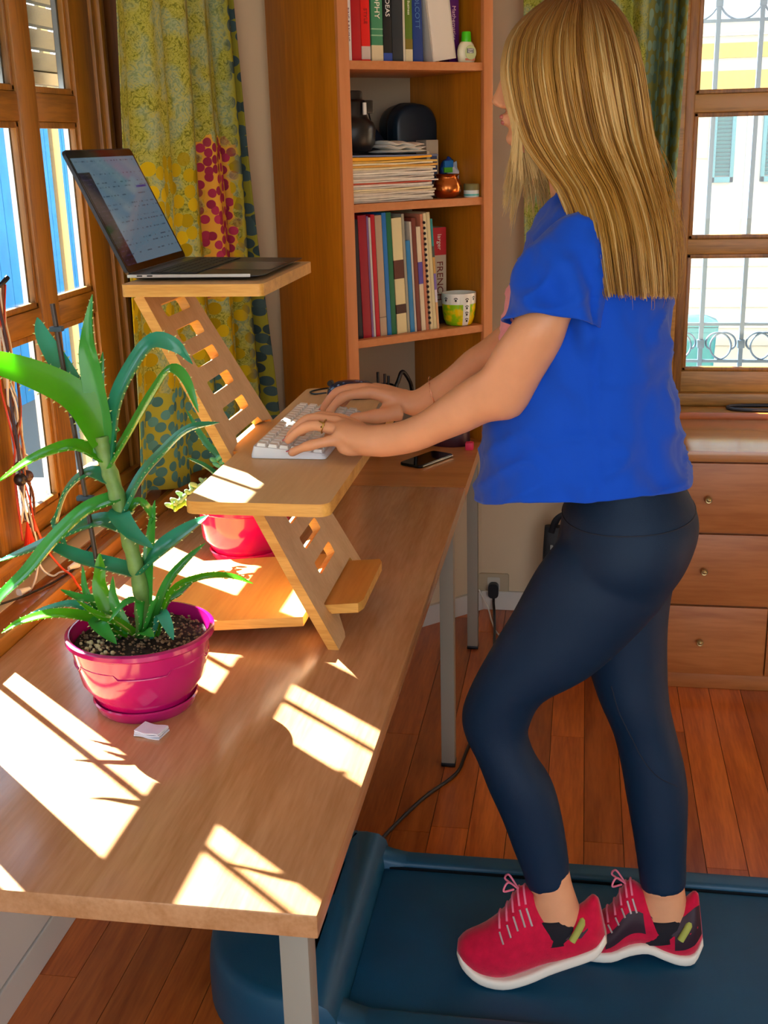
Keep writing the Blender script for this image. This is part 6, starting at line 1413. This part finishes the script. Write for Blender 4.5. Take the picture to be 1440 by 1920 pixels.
# front wisps: shorter strands falling in front of the far and near shoulder
for i in range(1500):
    near = random.random() < .5
    if near: a = random.uniform(.50, .74)
    else: a = random.uniform(2 * pi - 1.0, 2 * pi - .45)
    lk = int(random.random() * 9); zt = 1.80 - random.random() * .02; ze = (1.565 if near else 1.50) + .05 * noise.noise(Vector((lk * 1.7, near * 3, 0))) + random.gauss(0, .014)
    n_ = 16; P = []; ex = (-.134 + .012 * lk + random.gauss(0, .0022)); 
    if near: ex = -.112 + .012 * lk + random.gauss(0, .0022)
    for j in range(n_):
        t = j / (n_ - 1); z = zt + (ze - zt) * t ** 1.1
        p = hair_pt(a, max(z, 1.60), .015)
        if z < 1.66: k_ = min(1, (1.66 - z) / (1.66 - ze)) ; p = p.lerp(Vector((ex, (1.905 if near else 2.035) + .004 * lk, z)), k_ ** 1.3); p.z = z
        P.append(p)
    strand(P, random.uniform(.0009, .0017), random.uniform(.85, 1))  # palest lock tone: backlight on the wisps is put into their colour
for i in range(60):   # stray flyaway hairs
    a = random.uniform(1.6, 3.6); P = []; z0 = 1.62 - random.random() * .12; L = random.uniform(.10, .22); k_ = random.uniform(.006, .022)
    for j in range(10):
        t = j / 9; p = hair_pt(a, max(z0 - L * t, 1.353), 0); d = Vector((p.x - .03, p.y - 1.97, 0)).normalized(); P.append(p + d * k_ * sin(pi * t * .9))
    strand(P, .0005)
mh = bpy.data.materials.new('hair_blond'); mh.use_nodes = True; nn = mh.node_tree.nodes; ll = mh.node_tree.links; bb = nn['Principled BSDF']
bb.inputs['Roughness'].default_value = .38; bb.inputs['Specular IOR Level'].default_value = .45
gi = nn.new('ShaderNodeNewGeometry'); tcn = nn.new('ShaderNodeTexCoord'); sp_ = nn.new('ShaderNodeSeparateXYZ'); ll.new(tcn.outputs['Object'], sp_.inputs[0])
r1 = nn.new('ShaderNodeValToRGB'); e = r1.color_ramp.elements; e[0].color = lin('#8a5a18'); e[1].color = lin('#f4d48c'); e.new(.5).color = lin('#cc9840'); at_ = nn.new('ShaderNodeAttribute'); at_.attribute_name = 'lock'; ll.new(at_.outputs['Fac'], r1.inputs[0])
zr = nn.new('ShaderNodeMapRange'); zr.inputs[1].default_value = 1.68 - ZB; zr.inputs[2].default_value = 1.80 - ZB; ll.new(sp_.outputs[2], zr.inputs[0])
mx_ = nn.new('ShaderNodeMix'); mx_.data_type = 'RGBA'; ll.new(zr.outputs[0], mx_.inputs[0]); ll.new(r1.outputs[0], mx_.inputs[6]); mx_.inputs[7].default_value = lin('#7a4a1c'); ll.new(mx_.outputs[2], bb.inputs['Base Color'])
tr = nn.new('ShaderNodeBsdfTranslucent'); ll.new(mx_.outputs[2], tr.inputs[0]); ms_ = nn.new('ShaderNodeMixShader'); ms_.inputs[0].default_value = .32; ll.new(bb.outputs[0], ms_.inputs[1]); ll.new(tr.outputs[0], ms_.inputs[2]); ll.new(ms_.outputs[0], nn['Material Output'].inputs[0])
me = bpy.data.meshes.new('hair'); o0 = wloc(person); me.from_pydata([Vector(v) - o0 for v in hr.v], [], hr.f); la = me.attributes.new('lock', 'FLOAT', 'POINT'); la.data.foreach_set('value', HLOCK)
me.materials.append(mh); me.polygons.foreach_set('use_smooth', [True] * len(me.polygons))
ho = bpy.data.objects.new('hair', me); COL.objects.link(ho); ho.parent = person
# inner hair mass so that no scalp shows between strands
m = MB(); rr = []
for k in range(26):
    z = 1.808 - (1.808 - 1.40) * k / 25; ring = [hair_pt(a, z, .13) for a in [.70 + (2 * pi - 1.40) * j / 36 for j in range(37)]]
    rr.append(ring)
m.loft(rr, False, False); hm = m.obj('hair_underlayer', mat('hair_under', '#7a4c1c', .6), person, 90)
